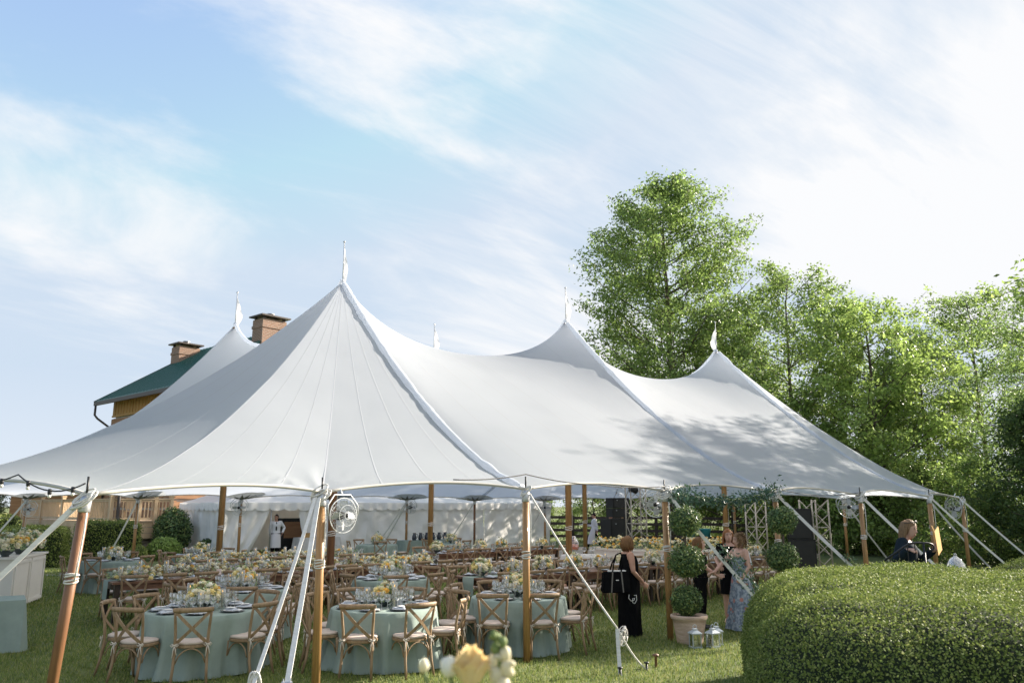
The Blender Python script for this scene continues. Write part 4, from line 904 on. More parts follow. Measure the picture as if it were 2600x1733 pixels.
# ================================================================== trees
def tree_meshes(seed, H, prof, h0, n_limb, n_leaf, leaf, m, trunk_r, up=.45, clump=.42, fine=7, lean=(0, 0), aspect=.5, droop=0.0, open_=0.0):
    """prof: list of (height fraction, radius); returns (wood mesh, leaf mesh)"""
    rnd = random.Random(seed); mb = MB()
    def rad(f):
        for (a, ra), (b, rb) in zip(prof[:-1], prof[1:]):
            if a <= f <= b: return lerp(ra, rb, (f - a) / (b - a))
        return prof[-1][1]
    tp = [Vector((lean[0] * (i / 10) ** 1.5 + rnd.uniform(-.1, .1) * (i > 0), lean[1] * (i / 10) ** 1.5 + rnd.uniform(-.1, .1) * (i > 0), H * .97 * i / 10)) for i in range(11)]
    mb.tube(tp, [trunk_r * (1 - .93 * (i / 10)) + (.12 * trunk_r if i == 0 else 0) + .012 for i in range(11)], 9)
    def trunk_at(z): f = max(0, min(9.999, z / (H * .97) * 10)); i = int(f); return tp[i].lerp(tp[i + 1], f - i)
    cl = []
    for i in range(n_limb):
        f = h0 + (1 - h0) * ((i + rnd.random()) / n_limb) ** .92; az = i * 2.39996 + rnd.uniform(-.5, .5)
        rr = rad(f) * rnd.uniform(.70, 1.08); rise = rr * up * rnd.uniform(.6, 1.3)
        z1 = H * f; z0 = max(H * h0 * .55, z1 - rise); a = trunk_at(z0)
        b = trunk_at(z1) * 1.0; b = Vector((b.x + math.cos(az) * rr, b.y + math.sin(az) * rr, z1))
        md = a.lerp(b, .5) + Vector((rnd.uniform(-.15, .15) * rr, rnd.uniform(-.15, .15) * rr, -.06 * rr))
        pts = [(a * (1 - t) ** 2 + md * 2 * t * (1 - t) + b * t * t) for t in (0, .2, .4, .6, .8, 1)]
        r0 = max(.018, trunk_r * .34 * (1 - f * .75)); mb.tube(pts, [r0 * (1 - .85 * t) + .008 for t in (0, .2, .4, .6, .8, 1)], 6)
        for j in range(fine):
            t = .28 + .72 * (j + rnd.random()) / fine; s = (a * (1 - t) ** 2 + md * 2 * t * (1 - t) + b * t * t)
            ln = rr * rnd.uniform(.16, .38) + .25; dv = Vector((math.cos(az) + rnd.gauss(0, .8), math.sin(az) + rnd.gauss(0, .8), rnd.gauss(.35, .55) - droop)).normalized(); e = s + dv * ln
            mb.tube([s, s.lerp(e, .5) + Vector((0, 0, .04)), e], [r0 * .35 * (1 - .6 * t) + .006, .010, .005], 4)
            wgt = rnd.uniform(.5, 1.5) * (1 if rnd.random() > open_ else .15)
            for q in range(3): cl.append((*(s.lerp(e, .35 + .33 * q)), wgt, clump * rnd.uniform(.65, 1.25)))
    cl = np.array(cl); idx = RNG.choice(len(cl), n_leaf, p=cl[:, 3] / cl[:, 3].sum())
    P = cl[idx, :3] + np.clip(RNG.normal(size=(n_leaf, 3)), -1.9, 1.9) * cl[idx, 4][:, None] * np.array([.62, .62, .46]); P[:, 2] = np.maximum(P[:, 2], .05)
    nr = np.tile(np.array([0, 0, .55]), (n_leaf, 1))
    lm = leaf_mesh('crown', P, leaf * (.65 + .7 * RNG.random(n_leaf)), m, aspect, nr, .9)
    return mb.mesh('trunk', 'bark', True), lm
def tree(meshes, label, loc, rz=0.0, sc=1.0, name='broadleaf_tree', group=None, cat='tree'):
    t = thing(name, label, cat, loc, rz, group); t.scale = (sc,) * 3 if not hasattr(sc, '__len__') else sc
    link('trunk', meshes[0], t); link('crown', meshes[1], t); return t
BIG = tree_meshes(3, 21.6, [(0, 2.0), (.12, 4.0), (.30, 5.6), (.45, 5.5), (.62, 5.3), (.73, 5.0), (.85, 4.2), (.92, 3.2), (1.0, 1.3)], .13, 105, 80000, .20, 'tree_leaf', .30, .62, .52, 9)
AIRY = tree_meshes(5, 14.4, [(0, 1.5), (.15, 3.0), (.45, 4.1), (.7, 3.9), (.88, 2.8), (1.0, 1.1)], .12, 60, 30000, .17, 'tree_leaf', .16, .7, .42, 8, lean=(.6, 0), open_=.25)
YEL = tree_meshes(8, 12.0, [(0, 2.0), (.15, 3.4), (.5, 4.1), (.75, 3.9), (.92, 2.8), (1.0, 1.2)], .10, 62, 34000, .19, 'tree_leaf_yellow', .16, .6, .45, 8, open_=.2)
LOC = tree_meshes(12, 12.4, [(0, 1.0), (.25, 2.6), (.5, 4.0), (.75, 4.0), (.92, 2.4), (1.0, .6)], .20, 44, 30000, .15, 'tree_leaf_locust', .17, .35, .42, 9, aspect=.34, droop=.35, open_=.3)
DRK = tree_meshes(17, 9.0, [(0, 2.8), (.2, 3.8), (.5, 3.7), (.75, 2.7), (.92, 1.5), (1.0, .4)], .03, 62, 26000, .20, 'tree_leaf_dark', .2, .2, .40, 8, open_=.25)  # crown with darker leaves than the other trees
BSH = tree_meshes(21, 4.6, [(0, 1.8), (.3, 2.5), (.6, 2.2), (.85, 1.2), (1.0, .3)], .04, 36, 13000, .15, 'bush_leaf', .08, .5, .40, 6)
BSH2 = tree_meshes(22, 4.6, [(0, 1.8), (.3, 2.4), (.6, 2.3), (.85, 1.4), (1.0, .3)], .04, 36, 13000, .15, 'tree_leaf', .08, .5, .40, 6)
FARM_ = tree_meshes(23, 6.0, [(0, 1.6), (.3, 2.6), (.6, 2.4), (.85, 1.5), (1.0, .3)], .08, 26, 3500, .42, 'far_leaf', .12, .5, .5, 5)
tree(BIG, 'tallest broad green tree rising behind the right tent peaks', (9.3, 46.5, 0), .4)
tree(AIRY, 'slender airy tree with open branches right of the tallest tree', (14.0, 40.5, 0), .3, 1.0)
tree(AIRY, 'airy tree standing between the tallest tree and the yellow-green trees', (12.2, 44.5, 0), 2.6, .92)
tree(YEL, 'bright yellow-green tree above the right slope of the tent', (16.9, 37.0, 0), .5, .99)
tree(YEL, 'yellow-green tree behind the stage truss, lower than its neighbours', (18.6, 41.5, 0), 2.0, .82)
tree(LOC, 'feathery locust tree leaning into the right edge of the picture', (22.6, 31.0, 0), 2.9, .93)
tree(LOC, 'feathery drooping tree between the yellow-green tree and the right edge', (20.0, 38.5, 0), 1.2, .80)
tree(AIRY, 'airy tree filling the gap left of the feathery right-edge tree', (24.5, 41.5, 0), 4.1, .92)
tree(DRK, 'dense dark tree behind the rightmost white straps', (18.8, 28.2, 0), 0.3, .64)
tree(DRK, 'dense dark tree mass at the right edge behind the hedge', (20.4, 25.8, 0), 2.0, .56)
G2 = 'leafy bushes behind the band area and along the woods'
blab = ['sunlit bush behind the walking waiter', 'sunlit bush just right of the stacked loudspeakers', 'sunlit bush behind the first potted topiary', 'sunlit bush behind the women greeting each other',
        'sunlit bush behind the second potted topiary', 'sunlit bush behind the right loudspeaker', 'sunlit bush behind the far truss tower', 'sunlit bush behind the pole left of the woman on the steps',
        'sunlit bush just behind the woman on the steps', 'sunlit bush behind the pole with the edge-on fan', 'green bush at the right end of the service tent', 'sunlit bush under the rightmost straps']
bpos = [(5.0, 50.5), (7.6, 49.5), (10.6, 48.5), (13.2, 46.5), (15.2, 44.5), (13.8, 41.0), (15.4, 38.0), (17.0, 36.5), (17.2, 33.5), (17.8, 31.5), (1.8, 52.0), (17.6, 29.8)]
for q, (x, y) in enumerate(bpos):
    tree(BSH if q % 3 else BSH2, blab[q], (x, y, 0), q * 1.7, random.uniform(.72, .95) * (1.0 if q < 10 else .8), 'leafy_bush', G2, 'bush')
for q, (x, y, s) in enumerate(((-137, 215, 1.0), (-131, 218, 1.2), (-126, 213, .95), (-119, 216, 1.05))):
    tree(FARM_, 'hazy distant tree beyond the field, %s from the left edge' % ['first', 'second', 'third', 'fourth'][q], (x, y, 0), q * 1.1, s * 1.15, 'distant_tree', 'distant trees beyond the field')
# trees standing right of the picture, which shade the lawn and dapple the tent
for q, (ms, x, y, s) in enumerate(((LOC, 25.5, 20.0, .92), (YEL, 23.0, 27.6, 1.12))):
    tree(ms, ['feathery tree', 'leafy yellow-green tree'][q] + ' standing outside the right edge of the picture', (x, y, 0), q * 1.3, s, group='trees right of the picture')

# ================================================================== potted topiaries
def topiary(loc, rz, label, seed):
    t = thing('potted_topiary', label, 'topiary', loc, rz)
    mb = MB(); mb.lathe([(.001, .01), (.20, .012), (.205, .03), (.225, .15), (.250, .29), (.262, .37), (.290, .385), (.298, .41), (.292, .44), (.272, .445), (.25, .41), (.001, .40)], 28); part('pot', mb, 'terracotta', t, smooth=True)
    mb = MB(); mb.lathe([(.255, .405), (.15, .42), (.001, .425)], 16); part('potting_soil', mb, 'soil', t)
    mb = MB()
    for q in range(2): mb.tube([(.012 * q - .006, .02 * q, .41), (.02 * math.cos(q), .015, 1.0), (-.01, .02 * q, 1.6), (0, 0, 1.95)], .016, 7)
    part('stem', mb, 'bark', t, smooth=True)
    for zc, r, n in ((.655, .245, 4800), (1.265, .265, 5200), (1.90, .24, 4600)):
        d = RNG.normal(size=(n, 3)); d /= np.linalg.norm(d, axis=1)[:, None]
        lump = np.array([mnoise.noise(Vector(x) * 2.6 + Vector((seed, zc * 5, 0))) for x in d[::3]]).repeat(3)[:n]
        jx, jy = random.uniform(-.03, .03), random.uniform(-.03, .03)
        P = d * np.array([1 + random.uniform(-.08, .08), 1 + random.uniform(-.08, .08), 1]) * (r * (.72 + .30 * RNG.random(n) ** .7 + .30 * lump + .14 * (RNG.random(n) > .955)))[:, None] + np.array([jx, jy, zc])
        P[:, 2] = zc + (P[:, 2] - zc) * .92
        o = link('foliage_ball', leaf_mesh('foliage_ball', P, .042 * (.6 + .8 * RNG.random(n)), 'topiary_leaf', .5, d, .8), t)
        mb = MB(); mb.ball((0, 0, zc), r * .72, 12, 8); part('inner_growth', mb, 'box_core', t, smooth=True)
topiary((2.84, 13.40, 0), .3, 'three-ball topiary in a terracotta pot beside the lanterns', 1)
topiary((4.78, 14.45, 0), 2.1, 'three-ball topiary half hidden behind the big hedge', 2)
# leafy garlands
def garland(pts, label, n, w, leaf=.055, sag=.0):
    t = thing('leafy_garland', label, 'garland', pts[0]); o = Vector(pts[0]); P = []
    for a, b in zip(pts[:-1], pts[1:]):
        for s in range(12):
            p = Vector(a).lerp(Vector(b), s / 12) - o; p.z -= sag * math.sin(PI * s / 12) + .02 * math.sin(s * 2.1); P.append(p)
    P.append(Vector(pts[-1]) - o); mb = MB(); mb.tube(P, .009, 5); part('stem', mb, 'stem_green', t, smooth=True)
    A = np.array([tuple(p) for p in P]); i = RNG.integers(0, len(A) - 1, n); f = RNG.random(n)[:, None]; C = A[i] * (1 - f) + A[i + 1] * f
    th = np.array([.5 + 1.3 * abs(mnoise.noise(Vector((x[0] * 2.2, x[1] * 2.2, x[2] * 2)))) for x in C])[:, None]
    C = C + RNG.normal(size=(n, 3)) * w * th * np.array([1, 1, 1.1]); C[:, 2] -= w * .3
    link('leaves', leaf_mesh('leaves', C, leaf * (.7 + .7 * RNG.random(n)), 'garland_leaf', .36), t)
    return t
garland([EPV['P2'] + V3(.12, -.05, -.05), V3(3.3, 14.35, 2.30), V3(4.3, 15.3, 2.27), EPV['P5'] + V3(0, -.05, .05)], 'leafy garland swagged under the tent edge between two poles', 1500, .10, .075, .02)
garland([V3(3.42, 13.38, 1.50), V3(3.62, 13.28, 1.25), V3(3.85, 13.18, .92), V3(4.10, 13.08, .55)], 'greenery wound around the broad strap beside the topiary', 420, .085, .06)
garland([V3(6.35, 15.72, 1.25), V3(6.8, 15.58, .78), V3(7.1, 15.47, .42)], 'greenery wound around the strap right of the second topiary', 320, .07, .06)
# ================================================================== cross-back chair
def make_chair():
    t = thing('cross_back_chair', 'wooden cross-back chair', 'chair')
    def seat_loft(zs, n=20, ex=2.6):
        V = []; F = []
        for z, sx, sy in zs:
            for k in range(n):
                a = 2 * PI * k / n; c, s = math.cos(a), math.sin(a); x = math.copysign(abs(c) ** (2 / ex), c) * sx; y = math.copysign(abs(s) ** (2 / ex), s) * sy
                V.append((x * (1 + .10 * (y / .21)), y - .015, z))
        m = len(zs)
        for i in range(m - 1):
            for k in range(n): a = i * n + k; b = i * n + (k + 1) % n; F.append((a, b, b + n, a + n))
        F.append(tuple(reversed(range(n)))); F.append(tuple((m - 1) * n + k for k in range(n)))
        mb = MB(); mb.add(V, F); return mb
    part('seat', seat_loft([(.430, .205, .200), (.437, .215, .208), (.462, .215, .208), (.468, .207, .202)]), 'chair_wood', t, smooth=False)
    part('cushion', seat_loft([(.470, .195, .192), (.478, .208, .205), (.496, .208, .205), (.507, .185, .180), (.511, .10, .10)]), 'cushion', t, smooth=True)
    for s in (-1, 1):
        mb = MB(); mb.tube([(s * .205, -.285, 0), (s * .193, -.235, .20), (s * .186, -.205, .42), (s * .190, -.210, .60), (s * .204, -.245, .78), (s * .212, -.272, .885)], [.0155, .018, .020, .018, .017, .016], 8); part('rear_leg', mb, 'chair_wood', t, smooth=True)
        mb = MB(); mb.tube([(s * .215, .215, 0), (s * .200, .180, .12), (s * .188, .160, .30), (s * .186, .155, .44)], [.0145, .017, .020, .021], 8); part('front_leg', mb, 'chair_wood', t, smooth=True)
    mb = MB(); V = []; F = []; n = 16
    for i in range(n + 1):
        x = -.238 + .476 * i / n; y = -.272 - .055 * (1 - (x / .238) ** 2); e = .75 + .25 * math.sqrt(max(0, 1 - (2 * i / n - 1) ** 6))
        for k in range(8): a = 2 * PI * k / 8; V.append((x, y + .017 * e * math.cos(a), .892 + .031 * e * math.sin(a)))
    for i in range(n):
        for k in range(8): F.append((8 * i + k, 8 * i + (k + 1) % 8, 8 * i + 8 + (k + 1) % 8, 8 * i + 8 + k))
    F += [tuple(range(8)), tuple(8 * n + k for k in reversed(range(8)))]
    mb.add(V, F); part('top_rail', mb, 'chair_wood', t, smooth=True)
    for s in (-1, 1):
        mb = MB(); P = []
        for i in range(9):
            u = i / 8; x = lerp(s * .186, -s * .205, u); z = lerp(.485, .875, u); y = lerp(-.205, -.272, u) - .052 * math.sin(PI * u) - (.006 if s > 0 else -.006); P.append((x, y, z))
        V = []; F = []
        for i, p in enumerate(P):
            for dx, dz, dy in ((-.013, -.006 * s, .006), (.013, .006 * s, .006), (.013, .006 * s, -.006), (-.013, -.006 * s, -.006)): V.append((p[0] + dx * .8, p[1] + dy, p[2] + dz + (.010 if dx * s > 0 else -.010)))
        for i in range(8):
            for k in range(4): F.append((4 * i + k, 4 * i + (k + 1) % 4, 4 * i + 4 + (k + 1) % 4, 4 * i + 4 + k))
        mb.add(V, F + [(0, 1, 2, 3), (35, 34, 33, 32)]); part('cross_slat', mb, 'chair_wood', t)
    def arch(a, b, zt, zb):
        a = Vector(a); b = Vector(b); mb = MB(); P = []
        for i in range(11):
            u = i / 10; w = math.sin(PI * u) ** .55; p = a.lerp(b, .04 + .92 * u); P.append((p.x, p.y, lerp(zb, zt, w)))
        mb.tube(P, .0095, 6); part('arch_brace', mb, 'chair_wood', t, smooth=True)
    arch((-.19, -.215, 0), (.19, -.215, 0), .425, .255); arch((-.19, .165, 0), (.19, .165, 0), .425, .255)
    arch((-.192, -.20, 0), (-.19, .16, 0), .425, .255); arch((.192, -.20, 0), (.19, .16, 0), .425, .255)
    for s in (-1, 1):
        mb = MB(); c = Vector((s * .192, -.228, .475))
        for sg in (-1, 1): mb.tube([c, c + V3(sg * .030, -.012, .022), c + V3(sg * .048, -.014, .006), c + V3(sg * .03, -.012, -.014), c], .0055, 5)
        mb.tube([c, c + V3(.015, -.015, -.05), c + V3(.03, -.018, -.11)], .005, 5); mb.tube([c, c + V3(-.012, -.016, -.06), c + V3(-.018, -.016, -.14)], .005, 5)
        mb.tube([c + V3(-.03, .005, 0), c + V3(0, -.012, .004), c + V3(.03, .005, 0)], .007, 5); part('tie_bow', mb, 'tie', t, smooth=True)
    return t
chair = Proto(make_chair())
# ================================================================== table ware prototypes
def mk_goblet(h, r, lab):
    t = thing('wine_glass', lab, 'wine glass'); s = h
    mb = MB(); mb.lathe([(.001, .004), (.033, .004), (.033, .007), (.006, .012), (.0045, .05), (.0045, s * .42), (.012, s * .47)], 12); part('stem', mb, 'glass', t, smooth=True)
    mb = MB(); mb.lathe([(.008, s * .46), (r * .72, s * .53), (r, s * .66), (r * .97, s * .8), (r * .82, s)], 12); part('bowl', mb, 'glass', t, smooth=True); return t
gob = Proto(mk_goblet(.235, .046, 'clear stemmed wine glass')); gob2 = Proto(mk_goblet(.20, .050, 'clear stemmed water goblet'))
def mk_plate():
    t = thing('place_setting_plate', 'dark charger plate', 'plate'); mb = MB(); mb.lathe([(.001, .004), (.10, .004), (.155, .014), (.158, .018), (.10, .010), (.001, .010)], 24); part('rim', mb, 'china', t, smooth=True)
    mb = MB(); mb.lathe([(.001, .013), (.09, .013), (.122, .022), (.12, .025), (.085, .018), (.001, .018)], 20); part('salad_plate', mb, 'china_white', t, smooth=True); return t
plate = Proto(mk_plate())
def mk_napkin():
    bm = bmesh.new(); bmesh.ops.create_grid(bm, x_segments=10, y_segments=6, size=1)
    for v in bm.verts: x, y = v.co.x, v.co.y; v.co = Vector((x * .115, y * .052, .032 + .008 * math.sin(x * 3 + y * 2) + .012 * (1 - abs(y)) - .010 * abs(x) ** 3))
    r = bmesh.ops.extrude_face_region(bm, geom=bm.faces[:]); 
    for v in [g for g in r['geom'] if isinstance(g, bmesh.types.BMVert)]: v.co.z -= .02
    m_ = bpy.data.meshes.new('napkin'); bm.to_mesh(m_); bm.free(); m_.materials.append(MATS['napkin']); m_.shade_smooth()
    return tag(link('napkin', m_), 'folded grey-blue napkin', 'napkin')
napkin = Proto(mk_napkin())
def mk_card():
    mb = MB(); mb.box((0, 0, .056), (.085, .12, .0022)); return tag(part('menu_card', mb, 'paper'), 'small white menu card', 'card')
card = Proto(mk_card())
def mk_candle(h):
    t = thing('candle_holder', 'tall glass cylinder with a lit taper candle', 'candle')
    mb = MB(); mb.lathe([(.001, .003), (.04, .003), (.042, .006), (.042, h), (.040, h), (.040, .01), (.001, .01)], 14); part('glass_cylinder', mb, 'cylinder_glass', t, smooth=True)
    mb = MB(); mb.lathe([(.012, .01), (.012, h * .80), (.011, h * .82), (.001, h * .825)], 8, cap=True); c = part('taper', mb, 'candle_wax', t, smooth=True)
    mb = MB(); mb.lathe([(.001, h * .83), (.0065, h * .85), (.006, h * .88), (.001, h * .93)], 6); part('flame', mb, 'flame', c, smooth=True); return t
cand = Proto(mk_candle(.34)); cand2 = Proto(mk_candle(.26))
# blooms
def mk_bloom(r, layers, n):
    mb = MB(); V = []; F = []
    for l in range(layers):
        f = l / max(1, layers - 1); rr = r * lerp(1.0, .35, f); zz = r * lerp(0, .55, f)
        for k in range(n):
            a = 2 * PI * (k + .5 * l) / n; w = PI / n * 1.15; o = len(V); til = lerp(.25, 1.0, f)
            for q, (dr, da, dz) in enumerate(((.15, 0, -.1), (.85, -w, .25 * til), (1.0, 0, .55 * til + .1), (.85, w, .25 * til))):
                V.append((math.cos(a + da) * rr * dr, math.sin(a + da) * rr * dr, zz + rr * dz + random.uniform(-.08, .08) * r))
            F.append((o, o + 1, o + 2, o + 3))
    mb.add(V, F); mb.ball((0, 0, r * .30), r * .55, 6, 4); return mb
BL = {}
for cn in ('cream', 'white', 'yellow', 'gold'):
    for sz, r in (('b', .055), ('s', .034)): BL[cn + sz] = mk_bloom(r, 3, 5).mesh('bloom', 'petal_' + cn)
def flowers(name, label, Lx, Wy, H, nb, nl, cat='flowers', shape='mound', wts=(.42, .25, .23, .10), bowl=None, tall=.0, leaf=.055, big=.5):
    t = thing(name, label, cat)
    def pt():
        while True:
            x, y = random.uniform(-1, 1), random.uniform(-1, 1)
            if shape == 'runner':
                if abs(y) < 1: e = (1 - abs(y) ** 2.2) * (.75 + .35 * mnoise.noise(Vector((x * Lx * 3.1, y * 2, nb * .1)))) * (1 - abs(x) ** 14 * .6); return x * Lx / 2, y * Wy / 2, max(.02, e * H), Vector((0, y * .8, .9))
            elif x * x + y * y < 1:
                r2 = x * x + y * y; e = math.sqrt(1 - r2); return x * Lx / 2, y * Wy / 2, max(.0, e * H * (.85 + .3 * random.random())), Vector((x, y, e + .1))
    P = []; Nn = []; z0 = .0 if bowl is None else bowl
    for _ in range(nl):
        x, y, z, nn = pt(); f = random.random() ** .5; P.append((x * 1.06, y * 1.1, z0 + z * f + (random.random() ** 4) * tall)); Nn.append(tuple(nn))
    link('foliage', leaf_mesh('foliage', np.array(P), leaf * (.6 + .8 * RNG.random(nl)), 'flower_leaf', .42, np.array(Nn), .9), t)
    for _ in range(nb):
        x, y, z, nn = pt(); c = random.choices(('cream', 'white', 'yellow', 'gold'), wts)[0] + ('b' if random.random() < big else 's')
        o = link('bloom', BL[c], t, (x, y, z0 + z - .005)); o.rotation_euler = nn.to_track_quat('Z', 'Y').to_euler()
    if bowl is not None:
        mb = MB(); mb.lathe([(.001, .003), (.05, .004), (.045, .02), (.085, .05), (.105, bowl + .005), (.10, bowl + .01), (.001, bowl)], 16); part('bowl', mb, 'bowl_dark', t, smooth=True)
    return t
CP = [Proto(flowers('floral_centrepiece', 'low cream and yellow floral centrepiece', .36, .36, .21, 48, 220, bowl=.075, tall=.12)) for _ in range(3)]
RUN = [Proto(flowers('floral_runner', 'dense cream and yellow floral runner', 2.30, .44, .27, 170, 650, shape='runner', tall=.14)) for _ in range(3)]
BANK = [Proto(flowers('flower_bank', 'bank of cream and peach flowers', 1.35, .55, .42, 110, 420, shape='runner', tall=.16, wts=(.40, .15, .28, .17))) for _ in range(2)]
SML = Proto(flowers('bud_arrangement', 'small cream flower arrangement', .24, .24, .20, 24, 130, bowl=.06, tall=.06))

# ================================================================== round tables
def round_table_mesh(seed, R0=.735, H=.762):
    rnd = random.Random(seed); n = 112; V = []; F = []; nf = rnd.choice((15, 17, 18)); ph = [rnd.uniform(0, 2 * PI) for _ in range(4)]
    rows = [(.0, H, 0), (.35, H, 0), (.66, H + .001, 0), (R0 - .012, H, 0), (R0 + .003, H - .010, .0)]
    for k in range(1, 11): rows.append((R0 + .004, H - .01 - (H - .018) * k / 10, k / 10))
    for j, (r, z, d) in enumerate(rows):
        for i in range(n):
            a = 2 * PI * i / n; w = math.sin(nf * a + ph[0] + .9 * math.sin(3 * a + ph[1])) + .45 * math.sin((nf * 2 - 3) * a + ph[2] + .5 * math.sin(2 * a))
            rr = r + (d ** .7) * (.040 + .055 * w) + (d ** 3) * .045 * (1 + math.sin(3 * a + ph[3])); zz = max(z, .006) + (.012 * max(0, w) * d ** 6)
            V.append((rr * math.cos(a), rr * math.sin(a), zz))
    for j in range(len(rows) - 1):
        for i in range(n): a = j * n + i; b = j * n + (i + 1) % n; F.append((a, a + n, b + n, b))
    mb = MB(); mb.add(V, F); return mb.mesh('tablecloth', 'sage_cloth', True)
RT = [round_table_mesh(s) for s in (1, 2, 3)]
mb = MB(); mb.lathe([(.001, .70), (.715, .70), (.72, .74), (.715, .755), (.001, .755)], 32); TTOP = mb.mesh('table_top', 'farm_wood')
mb = MB(); mb.tube([(0, 0, 0), (0, 0, .70)], .05, 10); mb.lathe([(.35, .0), (.35, .03), (.06, .05)], 16); TPED = mb.mesh('pedestal', 'iron_black')
ORD = ['first', 'second', 'third', 'fourth', 'fifth', 'sixth', 'seventh', 'eighth', 'ninth', 'tenth', 'eleventh', 'twelfth', 'thirteenth', 'fourteenth', 'fifteenth', 'sixteenth', 'seventeenth', 'eighteenth', 'nineteenth', 'twentieth', 'twenty-first', 'twenty-second', 'twenty-third', 'twenty-fourth']
POSW = ['right side', 'back right', 'back', 'back left', 'left side', 'front left', 'front', 'front right']
def posname(a): return POSW[int(round((a % 360) / 45)) % 8]
TBL = [  # x, y, chair angle offset, detail, description
 (-4.22, 11.40, 17, 3, 'the frontmost left round table', 8), (-1.80, 11.75, 31, 3, 'the round table right of the straps', 8), (.10, 13.00, 21, 3, 'the round table behind the middle pole', 8),
 (-2.36, 16.15, 10, 2, 'the round table beside the dark centre pole', 8), (-4.55, 14.00, 18, 3, 'the round table behind the frontmost one', 8),
 (-10.35, 21.4, 5, 1, 'the round table near the boxy hedge', 6), (-8.90, 23.5, 40, 1, 'the round table at the service tent corner', 6),
 (-4.95, 30.1, 15, 0, 'the far round table before the white wall', 5), (-2.30, 31.0, 30, 0, 'the far round table near the dark pitchers', 5)]
for q, (x, y, off, det, desc, nch) in enumerate(TBL):
    t = thing('round_table', desc.replace('the ', '', 1) + ' under a floor-length sage cloth', 'table', (x, y, 0), q * .7, 'round tables under sage cloths')
    link('tablecloth', RT[q % 3], t); link('table_top', TTOP, t); link('pedestal', TPED, t)
    grp = 'chairs at ' + desc
    seen = {}
    for k in range(nch):
        a = off + k * 360 / nch + random.uniform(-4, 4) - (90 if nch != 8 else 0); r = .84 + random.uniform(-.03, .10)
        cx_, cy_ = x + math.cos(R(a)) * r, y + math.sin(R(a)) * r
        nmz = posname(a); seen[nmz] = seen.get(nmz, 0) + 1; pl = nmz if seen[nmz] == 1 else 'second ' + nmz
        chair.put((cx_, cy_, 0), R(a + 90 + random.gauss(0, 9)), 'cross-back chair, %s of %s' % (pl, desc), grp)
        if det == 0: continue
        pr = .54; px_, py_ = x + math.cos(R(a)) * pr, y + math.sin(R(a)) * pr
        plate.put((px_, py_, .766), 0, 'dark rimmed plate, %s of %s' % (pl, desc), 'plates on ' + desc)
        napkin.put((px_, py_, .768), R(a + random.uniform(-20, 20)), 'grey-blue napkin on the plate, %s of %s' % (pl, desc), 'napkins on ' + desc)
        if det == 3: card.put((px_ + random.uniform(-.02, .02), py_, .764), R(a + 90 + random.uniform(-15, 15)), 'white menu card, %s of %s' % (pl, desc), 'menu cards on ' + desc)
        for g_, (rr_, da) in enumerate(((.36, 14), (.33, 27), (.40, 2)) if det >= 2 else ((.38, 16), (.36, 30))):
            (gob if g_ % 2 == 0 else gob2).put((x + math.cos(R(a + da)) * rr_, y + math.sin(R(a + da)) * rr_, .763), 0, '%s, %s of %s' % (('left wine glass', 'middle water goblet', 'right wine glass')[g_], pl, desc), 'glasses on ' + desc)
    CP[q % 3].put((x, y, .763), q * 1.3, 'flowers in a dark bowl on ' + desc, 'floral centrepieces on the round tables', 1.15 if q != 1 else 1.0)
    for k in range(3):
        a = R(40 + 120 * k + q * 31); (cand if (k + q) % 2 else cand2).put((x + math.cos(a) * .25, y + math.sin(a) * .25, .763), 0, '%s candle in glass on %s' % (ORD[k], desc), 'candles on ' + desc)
# ================================================================== long farm tables
def mk_farm(L_=2.42, W_=1.0):
    t = thing('farm_table', 'dark wooden farm table', 'table')
    for q in range(5): mb = MB(); mb.box((0, -W_ / 2 + (q + .5) * W_ / 5, .745), (L_ - .003 * (q % 2), W_ / 5 - .006, .04)); part('plank', mb, 'farm_wood', t)
    mb = MB()
    for sy in (-1, 1): mb.box((0, sy * (W_ / 2 - .09), .665), (L_ - .2, .03, .115))
    for sx in (-1, 1): mb.box((sx * (L_ / 2 - .09), 0, .665), (.03, W_ - .2, .115))
    part('apron', mb, 'farm_wood', t)
    for sx in (-1, 1):
        for sy in (-1, 1): mb = MB(); mb.box((sx * (L_ / 2 - .1), sy * (W_ / 2 - .1), .36), (.10, .10, .72), taper=.8); part('leg', mb, 'farm_wood_dark', t)
    return t
farm = Proto(mk_farm())
UANG = math.atan2(UD.y, UD.x)
ROWS = [  # start (near-left corner on the floor), number of tables, gap after, floral kind, description
 (V3(-7.35, 15.25, 0), 3, 0.0, 'runner', 'left long row', 4), (V3(-7.75, 19.45, 0), 2, 0.0, 'runner', 'far long row, left half', 4),
 (V3(-2.25, 23.90, 0), 2, 0.04, 'mixed', 'far long row, right half', 4), (V3(-.55, 15.95, 0), 4, 0.03, 'mixed', 'right long row', 4)]
